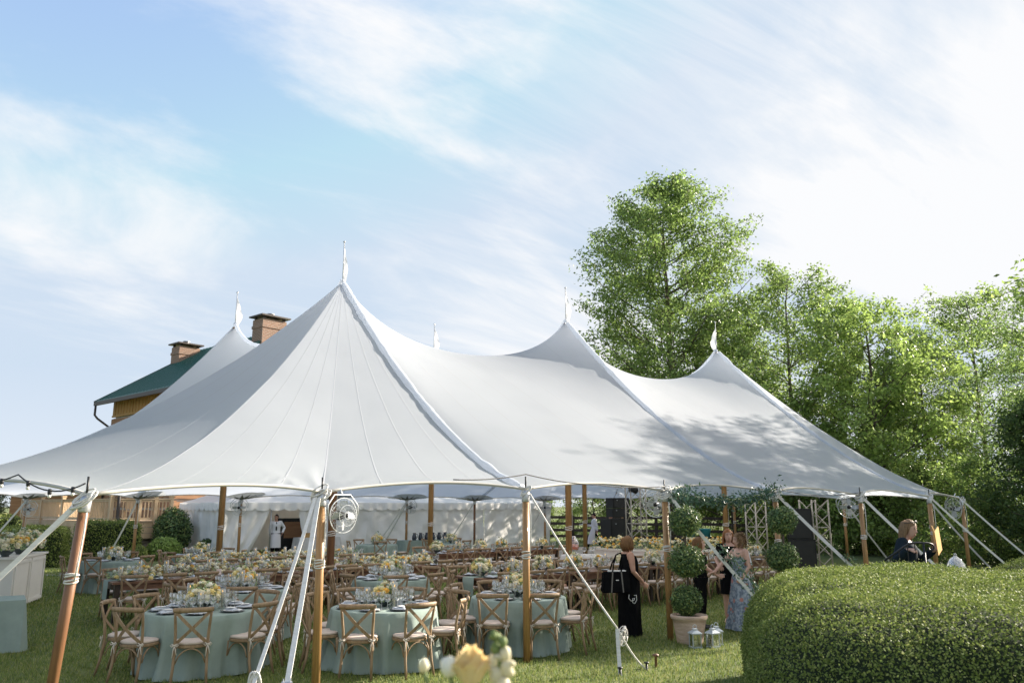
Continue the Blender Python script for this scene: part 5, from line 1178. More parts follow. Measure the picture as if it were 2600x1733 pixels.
for q, (o, nt_, gap, kind, desc, per) in enumerate(ROWS):
    for k in range(nt_):
        c = o + UD * (1.21 + k * (2.43 + gap)) + VD * .5
        farm.put((c.x, c.y, 0), UANG, '%s dark wooden farm table from the left, %s' % (ORD[k], desc), 'farm tables of the ' + desc)
        if kind == 'runner':
            RUN[(k + q) % 3].put((c.x, c.y, .767), UANG + (PI if k % 2 else 0), 'flower runner on the %s table, %s' % (ORD[k], desc), 'flower runners of the ' + desc)
        else:
            for j in range(3):
                p = c + UD * (-.85 + .8 * j) + VD * random.uniform(-.08, .08)
                (CP[(j + k) % 3] if j != 1 else SML).put((p.x, p.y, .767), j * 2.0 + k, '%s flower bowl on the %s table, %s' % (ORD[j], ORD[k], desc), 'flower bowls of the ' + desc, 1.1 if j != 1 else 1.0)
        for j in range(6):
            p = c + UD * (-1.02 + .41 * j) + VD * (.17 if j % 2 else -.17) * (1 if kind == 'runner' else .7)
            (cand if (j + k) % 3 else cand2).put((p.x, p.y, .767), 0, '%s taper candle in glass from the left, %s' % (ORD[k * 6 + j], desc), 'candles of the ' + desc)
        for j in range(4):
            for sd in (-1, 1):
                p = c + UD * (-.92 + .61 * j) + VD * sd * .36
                plate.put((p.x, p.y, .767), 0, '%s plate from the left, %s side of the %s' % (ORD[k * 4 + j], 'near' if sd < 0 else 'far', desc), 'plates of the ' + desc); napkin.put((p.x, p.y, .770), UANG + PI / 2, '%s folded napkin from the left, %s side of the %s' % (ORD[k * 4 + j], 'near' if sd < 0 else 'far', desc), 'napkins of the ' + desc)
                for g_ in range(2):
                    p2 = p + UD * (.15 + .09 * g_) - VD * sd * .10; (gob if g_ else gob2).put((p2.x, p2.y, .767), 0, '%s glass at the %s place, %s side of the %s' % ('right' if g_ else 'left', ORD[k * 4 + j], 'near' if sd < 0 else 'far', desc), 'glasses of the ' + desc)
    nch = nt_ * per
    for sd in (-1, 1):
        for k in range(nch):
            c = o + UD * (.30 + k * .607 + (k // 4) * gap) + VD * (.5 + sd * (.5 + .14 + random.uniform(0, .08)))
            if (c - PK['A'] + Vector((0, 0, 7.35))).length < .4 or (c - PK['B'] + Vector((0, 0, 7.35))).length < .4 or (c.xy - V3(2.0, 14.2, 0).xy).length < .5: continue
            chair.put((c.x, c.y, 0), UANG + (0 if sd < 0 else PI) + R(random.gauss(0, 7)), '%s cross-back chair from the left, %s side of the %s' % (ORD[k], 'near' if sd < 0 else 'far', desc), 'chairs of the ' + desc)
def runner_cloth(o, lab):
    t = thing('table_runner', lab, 'table runner', o, UANG); mb = MB(); V = []
    for x, z in ((1.0, .7685), (0, .7685), (-.012, .762), (-.016, .60), (-.02, .42)):
        for y in np.linspace(-.19, .19, 7): V.append((x, y, z))
    mb.add(V, [(7 * j + i, 7 * j + i + 1, 7 * j + 8 + i, 7 * j + 7 + i) for j in range(4) for i in range(6)]); part('runner_cloth', mb, 'sage_cloth', t, smooth=True)
o = ROWS[0][0] + VD * .5; runner_cloth((o.x, o.y, 0), 'pale sage runner hanging over the end of the left long table')
o = ROWS[3][0] + VD * .5; runner_cloth((o.x, o.y, 0), 'pale sage runner hanging over the end of the right long table')
for q, (s, dv) in enumerate(((2.0, .22), (2.75, .22), (4.6, .25))):
    o = ROWS[0][0] + UD * s + VD * dv; t = thing('table_card', '%s small pinkish card from the left before the flower runner' % ORD[q], 'card', (o.x, o.y, .767), UANG); mb = MB(); mb.box((0, 0, .07), (.10, .006, .14)); mb.box((0, .02, .006), (.05, .05, .012)); part('card', mb, 'paper_pink', t)
o = Vector(TBL[1][:2] + (0,)); t = thing('table_card', 'pale blue card standing on the round table right of the ratchet straps', 'card', (o.x + .22, o.y - .12, .763), .1); mb = MB(); mb.box((0, 0, .075), (.10, .006, .15)); mb.box((0, .015, .005), (.05, .05, .01)); part('card', mb, 'napkin', t)
o = Vector(TBL[3][:2] + (0,)); t = thing('table_card', 'white card standing on the round table beside the dark centre pole', 'card', (o.x + .02, o.y - .25, .763), .05); mb = MB(); mb.box((0, 0, .075), (.20, .006, .15)); mb.box((0, .015, .005), (.05, .05, .01)); part('card', mb, 'paper', t)

# ================================================================== bars, drink tables, stage gear
def bar():
    d = Vector((-.28, .96, 0)).normalized(); w = Vector((-d.y, d.x, 0)); o = V3(-10.45, 17.35, 0); t = thing('white_bar', 'white panelled bar with flowers on top at the left edge', 'bar', o, math.atan2(d.y, d.x))
    mb = MB(); mb.box((1.2, .42, .52), (2.4, .80, 1.04)); part('body', mb, 'white_panel', t)
    for q in range(2):
        mb = MB(); x0 = .05 + q * 1.18
        mb.box((x0 + .56, .005, .97), (1.12, .03, .07)); mb.box((x0 + .56, .005, .07), (1.12, .03, .07)); mb.box((x0 + .03, .005, .52), (.06, .03, .83)); mb.box((x0 + 1.09, .005, .52), (.06, .03, .83)); part('panel_frame', mb, 'white_panel', t)
    mb = MB(); mb.box((1.2, .42, 1.06), (2.5, .9, .04)); part('counter', mb, 'white_panel', t)
    for q, (s, sc) in enumerate(((.35, 1.6), (1.35, 1.5), (2.05, 1.7))):
        p = o + d * s + w * .30; CP[q].put((p.x, p.y, 1.08), q * 2.2, '%s lush flower arrangement along the white bar' % ['near', 'middle', 'far'][q], 'flowers on the white bar', sc)
bar()
def cloth_box(o, rz, L_, D_, H, label, m='sage_cloth', name='draped_table'):
    t = thing(name, label, 'table', o, rz); V = []; F = []; per = []; n = 120
    def edge(s):
        P = [(0, 0), (L_, 0), (L_, D_), (0, D_)]; Ls = [L_, D_, L_, D_]; s = s * sum(Ls) % sum(Ls); i = 0
        while s > Ls[i]: s -= Ls[i]; i += 1
        a, b = Vector(P[i]), Vector(P[(i + 1) % 4]); dd = (b - a).normalized(); nn = Vector((dd.y, -dd.x)); u = s / Ls[i]; return a + (b - a) * u, nn, min(u, 1 - u) * Ls[i]
    for j in range(9):
        z = H - (H - .012) * j / 8
        for i in range(n):
            p, nn, e = edge(i / n); f = (j / 8); w = .03 * f * math.sin(i * .9) + .12 * f * max(0, 1 - e / .25); p = p + nn * (w + .02 * f); V.append((p.x, p.y, z))
    for j in range(8):
        for i in range(n): a = j * n + i; b = j * n + (i + 1) % n; F.append((a, a + n, b + n, b))
    F.append(tuple(range(n))); mb = MB(); mb.add(V, F); part('tablecloth', mb, m, t, smooth=False); return t
cloth_box((-9.86, 11.05, 0), R(33), 2.95, .80, .75, 'sage draped rectangular table cut by the left edge')
cloth_box((-9.1, 35.15, 0), UANG, 1.9, .7, .80, 'white draped table inside the service tent doorway', 'white_cloth')
t = thing('wooden_box', 'small wooden box on the white table in the doorway', 'box', (-8.9, 35.55, .80), .4); mb = MB(); mb.box((0, 0, .09), (.26, .2, .18)); part('crate', mb, 'board_wood', t); mb = MB(); mb.box((0, 0, .185), (.28, .22, .02)); part('lid', mb, 'board_wood', t)
t = thing('doorway_backdrop', 'added dark backdrop standing in for shade inside the service tent doorway', 'cabinet', (-9.9, 36.9, 0), UANG); mb = MB(); mb.box((0, 0, .8), (1.3, .7, 1.6)); part('backdrop_body', mb, 'iron_black', t); mb = MB(); mb.box((0, -.36, 1.1), (1.1, .03, .7)); part('backdrop_front', mb, 'log_wood', t)  # dark box added behind the doorway so the interior looks shaded
# drink table with dispenser
t = thing('cocktail_table', 'round white draped table by the centre pole', 'table', (2.0, 23.6, 0)); mb = MB(); V = []; n = 80; F = []
for j, (r, z) in enumerate([(0, .77), (.3, .77), (.59, .77), (.60, .76)] + [(.61 + .02 * k, .76 - .745 * k / 6) for k in range(1, 7)]):
    for i in range(n): a = 2 * PI * i / n; rr = r + (max(0, j - 3) / 6) * .035 * math.sin(18 * a + math.sin(3 * a)); V.append((rr * math.cos(a), rr * math.sin(a), z))
for j in range(9):
    for i in range(n): a = j * n + i; b = j * n + (i + 1) % n; F.append((a, a + n, b + n, b))
mb.add(V, F); part('tablecloth', mb, 'white_cloth', t, smooth=True); link('pedestal', TPED, t)
t = thing('drink_dispenser', 'glass jar of pink drink on the white draped table', 'drink dispenser', (1.78, 23.55, .77)); mb = MB(); mb.lathe([(.001, .0), (.09, .0), (.10, .10), (.10, .14)], 14); part('stand', mb, 'glass', t, smooth=True)
mb = MB(); mb.lathe([(.001, .15), (.13, .15), (.14, .2), (.13, .30), (.001, .30)], 16, cap=True); part('pink_liquid', mb, 'pink_drink', t, smooth=True)
mb = MB(); mb.lathe([(.145, .15), (.15, .2), (.145, .34), (.09, .44), (.05, .47), (.05, .52), (.001, .53)], 16); part('glass_jar', mb, 'glass', t, smooth=True)
for q, (dx, dy) in enumerate(((.25, -.2), (.35, .0), (.05, -.35))): gob2.put((2.0 + dx, 23.6 + dy, .77), 0, ['right', 'rear', 'front'][q] + ' stemmed glass beside the pink drink jar', 'glasses on the white draped table', 1.2)
# curved flower-topped bar
t = thing('curved_bar', 'curved white bar front topped with a bank of flowers', 'bar', (4.95, 27.2, 0)); mb = MB(); V = []; n = 36
for i in range(n + 1):
    a = R(-150 + 120 * i / n); r0 = 2.75
    for r, z in ((r0, 0), (r0, .80), (r0 + .03, .80), (r0 + .03, .84), (r0 - .5, .84), (r0 - .5, 0)): V.append((r * math.cos(a), r * math.sin(a), z))
mb.add(V, [(6 * i + c, 6 * i + 6 + c, 6 * i + 7 + c, 6 * i + 1 + c) for i in range(n) for c in range(5)]); part('front_panel', mb, 'white_panel', t)
bf = []
for q in range(5):
    a = R(-138 + 24 * q); BANK[q % 2].put((4.95 + 2.5 * math.cos(a), 27.2 + 2.5 * math.sin(a), .845), a + PI / 2, '%s bank of cream and peach flowers from the left along the curved bar' % ORD[q], 'flower banks on the curved bar')
def speaker(loc, rz, w, d, h, label, louvre=0):
    t = thing('loudspeaker', label, 'loudspeaker', loc, rz); mb = MB(); mb.box((0, 0, h / 2), (w, d, h)); part('cabinet', mb, 'speaker_black', t)
    mb = MB(); mb.box((0, -d / 2 - .012, h / 2), (w * .92, .02, h * .9)); part('grille', mb, 'iron_black', t)
    mb = MB(); mb.tube([(-w * .3, -d / 2 - .03, h * .75), (-w * .24, -d / 2 - .03, h * .75)], .02, 6); part('badge', mb, 'galvanised', t)
speaker((4.22, 33.0, 0), R(22), .95, .85, .85, 'lower black subwoofer of the left loudspeaker stack'); speaker((4.20, 33.0, .855), R(22), .95, .85, .78, 'black subwoofer on top of another beside the truss')
speaker((4.28, 33.0, 1.70), R(18), .74, .6, .35, 'lower black line-array box above the subwoofers'); speaker((4.28, 32.98, 2.06), R(22), .74, .6, .40, 'topmost black line-array box under the canopy')
speaker((9.75, 27.6, 0), R(-18), .85, .75, 1.05, 'black loudspeaker right of the second topiary, lower box'); speaker((9.70, 27.6, 1.055), R(-18), .80, .7, 1.0, 'black loudspeaker right of the second topiary, upper box')
speaker((8.0, 30.2, 0), R(10), .6, .5, .55, 'small black monitor speaker on the stage floor')
def truss(loc, rz, h, label, w=.42):
    t = thing('truss_tower', label, 'truss', loc, rz); r = w / 2
    for sx in (-1, 1):
        for sy in (-1, 1): mb = MB(); mb.tube([(sx * r, sy * r, 0), (sx * r, sy * r, h)], .028, 8); part('chord', mb, 'truss_beige', t, smooth=True)
    nb = int(h / .45); mb = MB()
    for i in range(nb):
        z0, z1 = h * i / nb, h * (i + 1) / nb
        for k, (a, b) in enumerate((((-r, -r), (r, -r)), ((r, -r), (r, r)), ((r, r), (-r, r)), ((-r, r), (-r, -r)))):
            f = i % 2; mb.tube([(*(a if f else b), z0), (*(b if f else a), z1)], .014, 5)
            if k == 0: mb.tube([(*(b if f else a), z0), (*(a if f else b), z1)], .014, 5)
            if i % 3 == 0: mb.tube([(*a, z0 + .02), (*b, z0 + .02)], .014, 5)
    part('lacing', mb, 'truss_beige', t)
    mb = MB(); mb.box((0, 0, .01), (w + .3, w + .3, .02)); part('base_plate', mb, 'truss_beige', t)
truss((4.75, 31.2, 0), .2, 3.9, 'tall beige truss tower beside the stacked loudspeakers', .60); truss((8.85, 29.6, 0), .5, 2.3, 'short beige truss stub behind the second topiary', .5); truss((10.35, 27.9, 0), .3, 2.35, 'beige truss tower right of the black loudspeaker', .66)
t = thing('stage_light', 'black moving-head lamp clamped to the tall truss', 'stage light', (4.62, 30.85, 2.75)); mb = MB(); mb.tube([(-.05, 0, .0), (.08, -.16, -.03)], [.10, .13], 12); part('head', mb, 'speaker_black', t, smooth=True); mb = MB(); mb.tube([(-.14, 0, -.1), (-.16, 0, .1), (0, .05, .17), (.14, 0, .1), (.14, 0, -.1)], .02, 6); part('yoke', mb, 'speaker_black', t, smooth=True)
t = thing('drum_riser', 'low dark stage platform behind the curved bar', 'stage', (7.6, 31.5, 0), UANG); mb = MB(); mb.box((0, 0, .14), (4.8, 3.0, .28)); part('platform', mb, 'speaker_black', t); mb = MB(); mb.box((0, 0, .295), (4.84, 3.04, .03)); part('deck_top', mb, 'farm_wood_dark', t)
for q, (x, y) in enumerate(((6.2, 30.6), (7.1, 31.6), (8.3, 30.9))):
    t = thing('microphone_stand', '%s thin black microphone stand from the left on the stage' % ORD[q], 'microphone stand', (x, y, .31)); mb = MB(); mb.tube([(0, 0, 0), (0, 0, 1.15)], .012, 6); mb.tube([(-.1, 0, 1.05), (.45, -.1, 1.4)], .010, 6); part('boom', mb, 'iron_black', t); mb = MB(); mb.lathe([(.14, 0), (.14, .02), (.01, .03)], 12); part('base', mb, 'iron_black', t)
for q, (x, y) in enumerate(((7.25, 33.4), (7.85, 33.3))):
    t = thing('water_cooler', ['left', 'right'][q] + ' teal plastic tub on the stage behind the red-haired woman', 'tub', (x, y, .9)); mb = MB(); mb.lathe([(.001, .0), (.20, .0), (.24, .30), (.26, .32), (.24, .34), (.001, .34)], 14); part('tub', mb, 'teal_plastic', t, smooth=True); mb = MB(); mb.box((0, 0, -.30), (.7, .5, .59)); part('crate_below', mb, 'speaker_black', t)
# row of dark pitchers before the service tent
t = cloth_box((-4.3, 33.0, 0), UANG, 2.6, .75, .76, 'sage draped drinks table before the service tent')
for q in range(6):
    p = V3(-4.3, 33.0, 0) + UD * (.6 + .3 * q) + VD * .3; t = thing('pitcher', '%s dark pitcher from the left in the row before the white wall' % ORD[q], 'pitcher', (p.x, p.y, .76)); mb = MB(); mb.lathe([(.001, 0), (.075, 0), (.095, .08), (.085, .18), (.055, .25), (.065, .30), (.05, .29)], 12); part('jug', mb, 'dark_pitcher', t, smooth=True)
    mb = MB(); mb.tube([(.06, 0, .26), (.13, 0, .24), (.14, 0, .14), (.085, 0, .08)], .012, 6); part('handle', mb, 'dark_pitcher', t, smooth=True)
# dance floor and path
def slab(name, o, L_, D_, npl, m, z=.03):
    t = link(name, None); t.location = o; t.rotation_euler = (0, 0, UANG); tag(t, kind='structure')
    for q in range(npl): mb = MB(); mb.box((L_ / 2, D_ * (q + .5) / npl, z / 2), (L_, D_ / npl - .015, z)); part('floor_panel', mb, m, t)
    mb = MB(); mb.box((L_ / 2, -.05, z / 2 - .004), (L_ + .2, .09, z)); mb.box((-.06, D_ / 2, z / 2 - .004), (.1, D_ + .1, z)); part('edge_trim', mb, 'white_panel', t)
p = V3(-1.55, 22.6, 0) - VD * 3.1; slab('dance_floor', (p.x, p.y, 0), 7.0, 3.3, 6, 'floor_brick')
slab('sunlit_walkway', (1.6, 33.5, 0), 9.0, 6.5, 10, 'floor_sunlit')  # pale plank tone stands in for sunlight on the ground
# lanterns
def lantern(loc, rz, s, lab):
    t = thing('lantern', lab, 'lantern', loc, rz, 'grey metal candle lanterns beside the pot'); t.scale = (s,) * 3
    mb = MB(); mb.box((0, 0, .012), (.16, .16, .024)); part('base', mb, 'lantern_grey', t)
    mb = MB()
    for sx in (-1, 1):
        for sy in (-1, 1): mb.box((sx * .066, sy * .066, .115), (.013, .013, .185))
    part('corner_post', mb, 'lantern_grey', t)
    for k in range(4): mb = MB(); a = k * PI / 2; mb.box((.066 * math.cos(a), .066 * math.sin(a), .115), (.003 if k % 2 == 0 else .115, .115 if k % 2 == 0 else .003, .18)); part('pane', mb, 'glass', t)
    mb = MB(); mb.loft([(0, 0, .207, .122, .122), (0, 0, .222, .122, .122), (0, 0, .262, .045, .045), (0, 0, .275, .045, .045), (0, 0, .28, .055, .055), (0, 0, .29, .02, .02)], 4, ph=PI / 4); part('roof', mb, 'lantern_grey', t)
    mb = MB(); mb.tube([(math.cos(a) * .03, 0, .31 + math.sin(a) * .03) for a in np.linspace(0, 2 * PI, 13)], .006, 5); part('ring', mb, 'lantern_grey', t)
    mb = MB(); mb.lathe([(.035, .025), (.035, .10), (.001, .10)], 12, cap=True); part('pillar_candle', mb, 'candle_wax', t, smooth=True)
lantern((2.84, 13.02, 0), .2, 1.0, 'grey metal lantern directly in front of the terracotta pot'); lantern((3.12, 13.04, 0), .5, 1.0, 'grey metal lantern, middle of the three beside the pot'); lantern((3.23, 13.25, 0), .1, 1.0, 'grey metal lantern, rearmost and rightmost beside the pot')
# steps, iron handrail and small table at right
t = thing('garden_steps', 'stone garden steps hidden behind the big hedge', 'steps', (5.5, 11.9, 0), .15)
for q in range(3): mb = MB(); mb.box((-.1 - q * .0, .1 - q * .35, .15 * (q + .5)), (1.5, 1.05 - q * .2, .15)); part('step', mb, 'stone', t)
t = thing('iron_handrail', 'black wrought-iron handrail with a curled end', 'handrail', (5.30, 11.0, 0)); mb = MB()
mb.tube([(-.34, .02, 1.42), (-.04, 0, 1.62), (.03, 0, 1.655), (.12, 0, 1.665), (.28, 0, 1.66), (.335, 0, 1.64), (.35, 0, 1.60), (.325, 0, 1.565), (.285, 0, 1.57), (.275, 0, 1.60)], .014, 8); part('rail', mb, 'iron_black', t, smooth=True)
for x, z in ((-.25, 1.48), (-.12, 1.56), (.0, 1.65), (.10, 1.66)): mb = MB(); mb.tube([(x, .01, .1), (x, .01, z)], .007, 6); part('baluster', mb, 'iron_black', t)
mb = MB(); mb.tube([(.215, 0, 0), (.215, 0, 1.66)], .016, 8); part('post', mb, 'iron_black', t, smooth=True)
t = cloth_box((7.2, 14.6, 0), .1, 1.2, .7, .86, 'small pale draped table right of the woman on the steps', 'white_cloth')
t = thing('glass_cloche', 'clear glass cloche on the small pale table', 'cloche', (8.05, 14.95, .86)); mb = MB(); mb.lathe([(.17, 0), (.17, .16), (.15, .26), (.09, .35), (.03, .39), (.02, .41), (.03, .43), (.001, .45)], 18); part('dome', mb, 'glass', t, smooth=True); mb = MB(); mb.lathe([(.001, .0), (.2, .0), (.2, .02), (.001, .02)], 18); part('tray', mb, 'china_white', t)
for q in range(5): gob2.put((7.45 + .1 * q, 14.85 + .06 * (q % 2), .86), 0, '%s small clear glass from the left beside the cloche' % ORD[q], 'glasses on the small pale table')
# foreground flowers out of focus, in a tall urn below the frame
def foreground_flowers():
    o = V3(-.105, 1.85, .012); t = thing('foreground_flowers', 'blurred yellow rose and cream snapdragon in the bottom foreground', 'flowers', o)
    mb = MB(); mb.box((0, 0, .55), (.34, .34, 1.1)); mb.box((0, 0, 1.11), (.4, .4, .04)); part('pedestal', mb, 'stone', t)
    mb = MB(); mb.lathe([(.001, 1.13), (.09, 1.13), (.05, 1.18), (.11, 1.30), (.14, 1.42), (.15, 1.46), (.13, 1.46), (.001, 1.44)], 18); part('urn', mb, 'terracotta', t, smooth=True)
    mb = MB(); c = Vector((.015, .0, 1.785))
    for l in range(6):
        n = 8 - l; rr = .043 * (1 - .145 * l)
        for k in range(n):
            a = 2 * PI * (k + .45 * l) / n; V = []; m_ = 7; cu = random.uniform(.8, 1.2)
            for j in range(m_ + 1):
                for i in range(m_ + 1):
                    u = (i / m_ - .5) * 2; h = j / m_; th = a + u * PI / n * 1.3; rim = 1 - .28 * u * u * h
                    r = rr * (.22 + .80 * h ** .55 + .20 * cu * max(0, h - .72) * (1 - l / 6)); V.append(c + V3(math.cos(th) * r, math.sin(th) * r, -.03 + .060 * h * rim + .005 * l - .05 * max(0, h - .8) * cu * (1 - l / 5)))
            mb.add(V, [((m_ + 1) * j + i, (m_ + 1) * j + i + 1, (m_ + 1) * (j + 1) + i + 1, (m_ + 1) * (j + 1) + i) for j in range(m_) for i in range(m_)])
    part('rose', mb, 'rose_yellow', t, smooth=True)
    def stem(pts, r=.0045): mb = MB(); mb.tube(pts, r, 6); part('stem', mb, 'stem_green', t, smooth=True)
    stem([(0, 0, 1.42), (.01, 0, 1.6), c - V3(0, 0, .03)]); stem([(.02, 0, 1.42), (.06, 0, 1.62), (.075, 0, 1.78), (.082, 0, 1.83)]); stem([(-.02, 0, 1.42), (-.03, 0, 1.66), (-.075, 0, 1.74), (-.087, 0, 1.79)]); stem([(0, .01, 1.42), (-.02, .01, 1.7), (-.03, .0, 1.79)])
    for x, z, s in ((.07, 1.775, .020), (.093, 1.79, .019), (.066, 1.805, .017), (.090, 1.82, .017), (.068, 1.832, .013), (.085, 1.845, .012), (.074, 1.853, .010), (.064, 1.860, .010), (.086, 1.755, .021), (.075, 1.73, .022)):
        mb = MB(); mb.ball((x, random.uniform(-.008, .008), z), s * .80, 9, 7, (1, 1, 1.25), .10); mb.ball((x + random.uniform(-.6, .6) * s, -.004, z + s * .6), s * .45, 7, 5, (1.2, 1, .8), .15); mb.ball((x + random.uniform(-.7, .7) * s, 0, z - s * .5), s * .5, 7, 5, (1.1, 1, .9), .15); part('snapdragon_bud', mb, 'snap_cream' if z < 1.83 else 'stem_green', t, smooth=True)
    mb = MB(); mb.ball((-.033, 0, 1.793), .020, 8, 6, (1, 1, 1.1), .12); part('white_bud', mb, 'petal_white', t, smooth=True)
    mb = MB(); mb.ball((-.088, 0, 1.795), .012, 8, 6, (1, 1, 1.3), .1); part('green_bud', mb, 'snap_cream', t, smooth=True)
    n = 60; P = RNG.normal(size=(n, 3)) * np.array([.08, .05, .04]) + np.array([0, 0, 1.55]); link('foliage', leaf_mesh('foliage', P, .05, 'flower_leaf', .5), t)
foreground_flowers()
# ================================================================== people
def remesh(mb, m, voxel=.011, it=3):
    me = bpy.data.meshes.new('tmp'); me.from_pydata(mb.v, [], mb.f); me.update(); o = bpy.data.objects.new('tmp', me); COL.objects.link(o)
    r = o.modifiers.new('r', 'REMESH'); r.mode = 'VOXEL'; r.voxel_size = voxel; r.use_smooth_shade = True
    s = o.modifiers.new('s', 'SMOOTH'); s.factor = .5; s.iterations = it
    dg = bpy.context.evaluated_depsgraph_get(); new = bpy.data.meshes.new_from_object(o.evaluated_get(dg)); bpy.data.objects.remove(o); bpy.data.meshes.remove(me)
    new.materials.clear(); new.materials.append(MATS[m]); new.shade_smooth(); return new
def hand(mb, wr_, d, nrm, curl=.5, s=1.0, side=1):
    """palm and five fingers from wrist wr_ along d; nrm is the back of the hand"""
    d = Vector(d).normalized(); nrm = Vector(nrm); nrm = (nrm - d * nrm.dot(d)).normalized(); sd = d.cross(nrm) * side
    P = Vector(wr_)
    for q in (-.6, -.2, .2, .6): mb.tube([P, P + d * .045 * s + sd * q * .045 * s, P + d * .088 * s + sd * q * .055 * s], [.017 * s, .016 * s, .0125 * s], 7)
    for q, ln in ((-.9, .062), (-.3, .076), (.3, .080), (.9, .070)):
        b = P + d * .085 * s + sd * q * .036 * s; c1_ = b + (d * math.cos(curl * .5) - nrm * math.sin(curl * .5)) * ln * .5 * s; c2_ = c1_ + (d * math.cos(curl * 1.6) - nrm * math.sin(curl * 1.6)) * ln * .5 * s
        mb.tube([b, c1_, c2_], [.0105 * s, .0095 * s, .0080 * s], 6)
    b = P + d * .025 * s + sd * .028 * s; mb.tube([b, b + d * .035 * s + sd * .030 * s - nrm * .012 * s, b + d * .062 * s + sd * .034 * s - nrm * .026 * s], [.014 * s, .011 * s, .009 * s], 6)
def person(label, loc, rz, H=1.68, fat=1.0, pose=None, skin='skin', head_rz=0.0, head_tilt=0.0, wear=(), hair=None, voxel=.011, foot='shoe', torso_only=False):
    t = thing('person', label, 'person', loc, rz); s = H / 1.68
    J = dict(hipR=(-.085, 0, .90), knR=(-.095, -.015, .49), anR=(-.095, .02, .085), hipL=(.085, 0, .90), knL=(.095, -.015, .49), anL=(.095, .02, .085),
             shR=(-.165, .01, 1.375), elR=(-.225, .03, 1.10), wrR=(-.225, -.04, .86), shL=(.165, .01, 1.375), elL=(.225, .03, 1.10), wrL=(.225, -.04, .86),
             hdR=(0, -.1, -1), hdL=(0, -.1, -1), hnR=(-1, 0, 0), hnL=(1, 0, 0), cR=.5, cL=.5, neck=(0, .012, 1.42), head=(0, -.012, 1.565))
    J.update(pose or {}); g = lambda k: Vector(J[k])
    TR = [(.82, .13, .10, 0), (.88, .165 * fat, .120 * fat, 0), (.95, .168 * fat, .120 * fat, 0), (1.04, .142 * fat, .106 * fat, 0), (1.12, .140 * fat, .103 * fat, 0), (1.22, .152 * fat, .112 * fat, -.01), (1.30, .162 * fat ** .6, .112 * fat, -.012), (1.365, .165, .088, 0), (1.405, .10, .07, .008), (1.43, .06, .058, .012)]
    mb = MB(); mb.loft([(0, y, z, rx, ry) for z, rx, ry, y in TR], 20)
    hc = g('head'); nk = g('neck'); mb.tube([nk + V3(0, 0, -.06), nk, hc + V3(0, .015, -.06)], [.062, .053, .055], 10)
    hm = MB(); hm.loft([(0, -.030, -.122, .022, .022), (0, -.028, -.112, .040, .042), (0, -.020, -.085, .054, .066), (0, -.010, -.045, .064, .080), (0, 0, 0, .070, .090), (0, .003, .045, .071, .092), (0, .004, .085, .058, .076), (0, .004, .108, .034, .044), (0, .004, .116, .006, .006)], 16)
    hm.tube([(0, -.082, .028), (0, -.100, -.015), (0, -.108, -.032), (0, -.085, -.044)], [.008, .011, .014, .008], 6)
    hm.tube([(0, -.078, -.070), (0, -.088, -.072)], [.020, .012], 6)
    for sx in (-1, 1): hm.ball((sx * .073, .012, -.005), .022, 6, 5, (.4, .8, 1.3))
    HM = Matrix.Translation(hc) @ Matrix.Rotation(head_rz, 4, 'Z') @ Matrix.Rotation(head_tilt, 4, 'X')
    mb.add([HM @ Vector(v) for v in hm.v], hm.f)
    for sd in 'RL':
        sg = -1 if sd == 'R' else 1
        mb.tube([g('sh' + sd) + V3(-sg * .05, 0, .0), g('sh' + sd), g('sh' + sd).lerp(g('el' + sd), .35), g('el' + sd), g('el' + sd).lerp(g('wr' + sd), .3), g('wr' + sd)], [.050, .056 * fat ** .5, .050 * fat, .038 * fat ** .5, .038 * fat ** .5, .025], 10)
        hand(mb, g('wr' + sd), J['hd' + sd], J['hn' + sd], J['c' + sd], 1.0, sg if sd == 'L' else -sg)
        mb.tube([g('hip' + sd), g('hip' + sd).lerp(g('kn' + sd), .4), g('kn' + sd), g('kn' + sd).lerp(g('an' + sd), .35) + V3(0, .015, 0), g('an' + sd)], [.085, .074, .052, .052, .033], 10)
        a = g('an' + sd); fd = V3(sg * .12, -1, 0); mb.tube([a + V3(0, .035, -.055), a + fd * .06 + V3(0, 0, -.05), a + fd * .17 + V3(0, 0, -.068)], [.030, .034, .022], 8)
    for i in range(len(mb.v)): mb.v[i] = tuple(Vector(mb.v[i]) * s)
    body = link('body', remesh(mb, skin, voxel), t)
    # eyes, brows and mouth
    em = MB()
    for sx in (-1, 1): em.ball(HM @ V3(sx * .030, -.079, .012) , .0085, 6, 4, (1.3, .6, .8)); em.tube([HM @ V3(sx * .016, -.089, .031), HM @ V3(sx * .044, -.080, .032)], .0038, 4)
    for i in range(len(em.v)): em.v[i] = tuple(Vector(em.v[i]) * s)
    part('eyes', em, 'eye', t, smooth=True)
    em = MB(); em.tube([HM @ V3(-.022, -.082, -.068), HM @ V3(0, -.0925, -.066), HM @ V3(.022, -.082, -.068)], [.004, .0065, .004], 5)
    for i in range(len(em.v)): em.v[i] = tuple(Vector(em.v[i]) * s)
    part('mouth', em, 'lip', t, smooth=True)
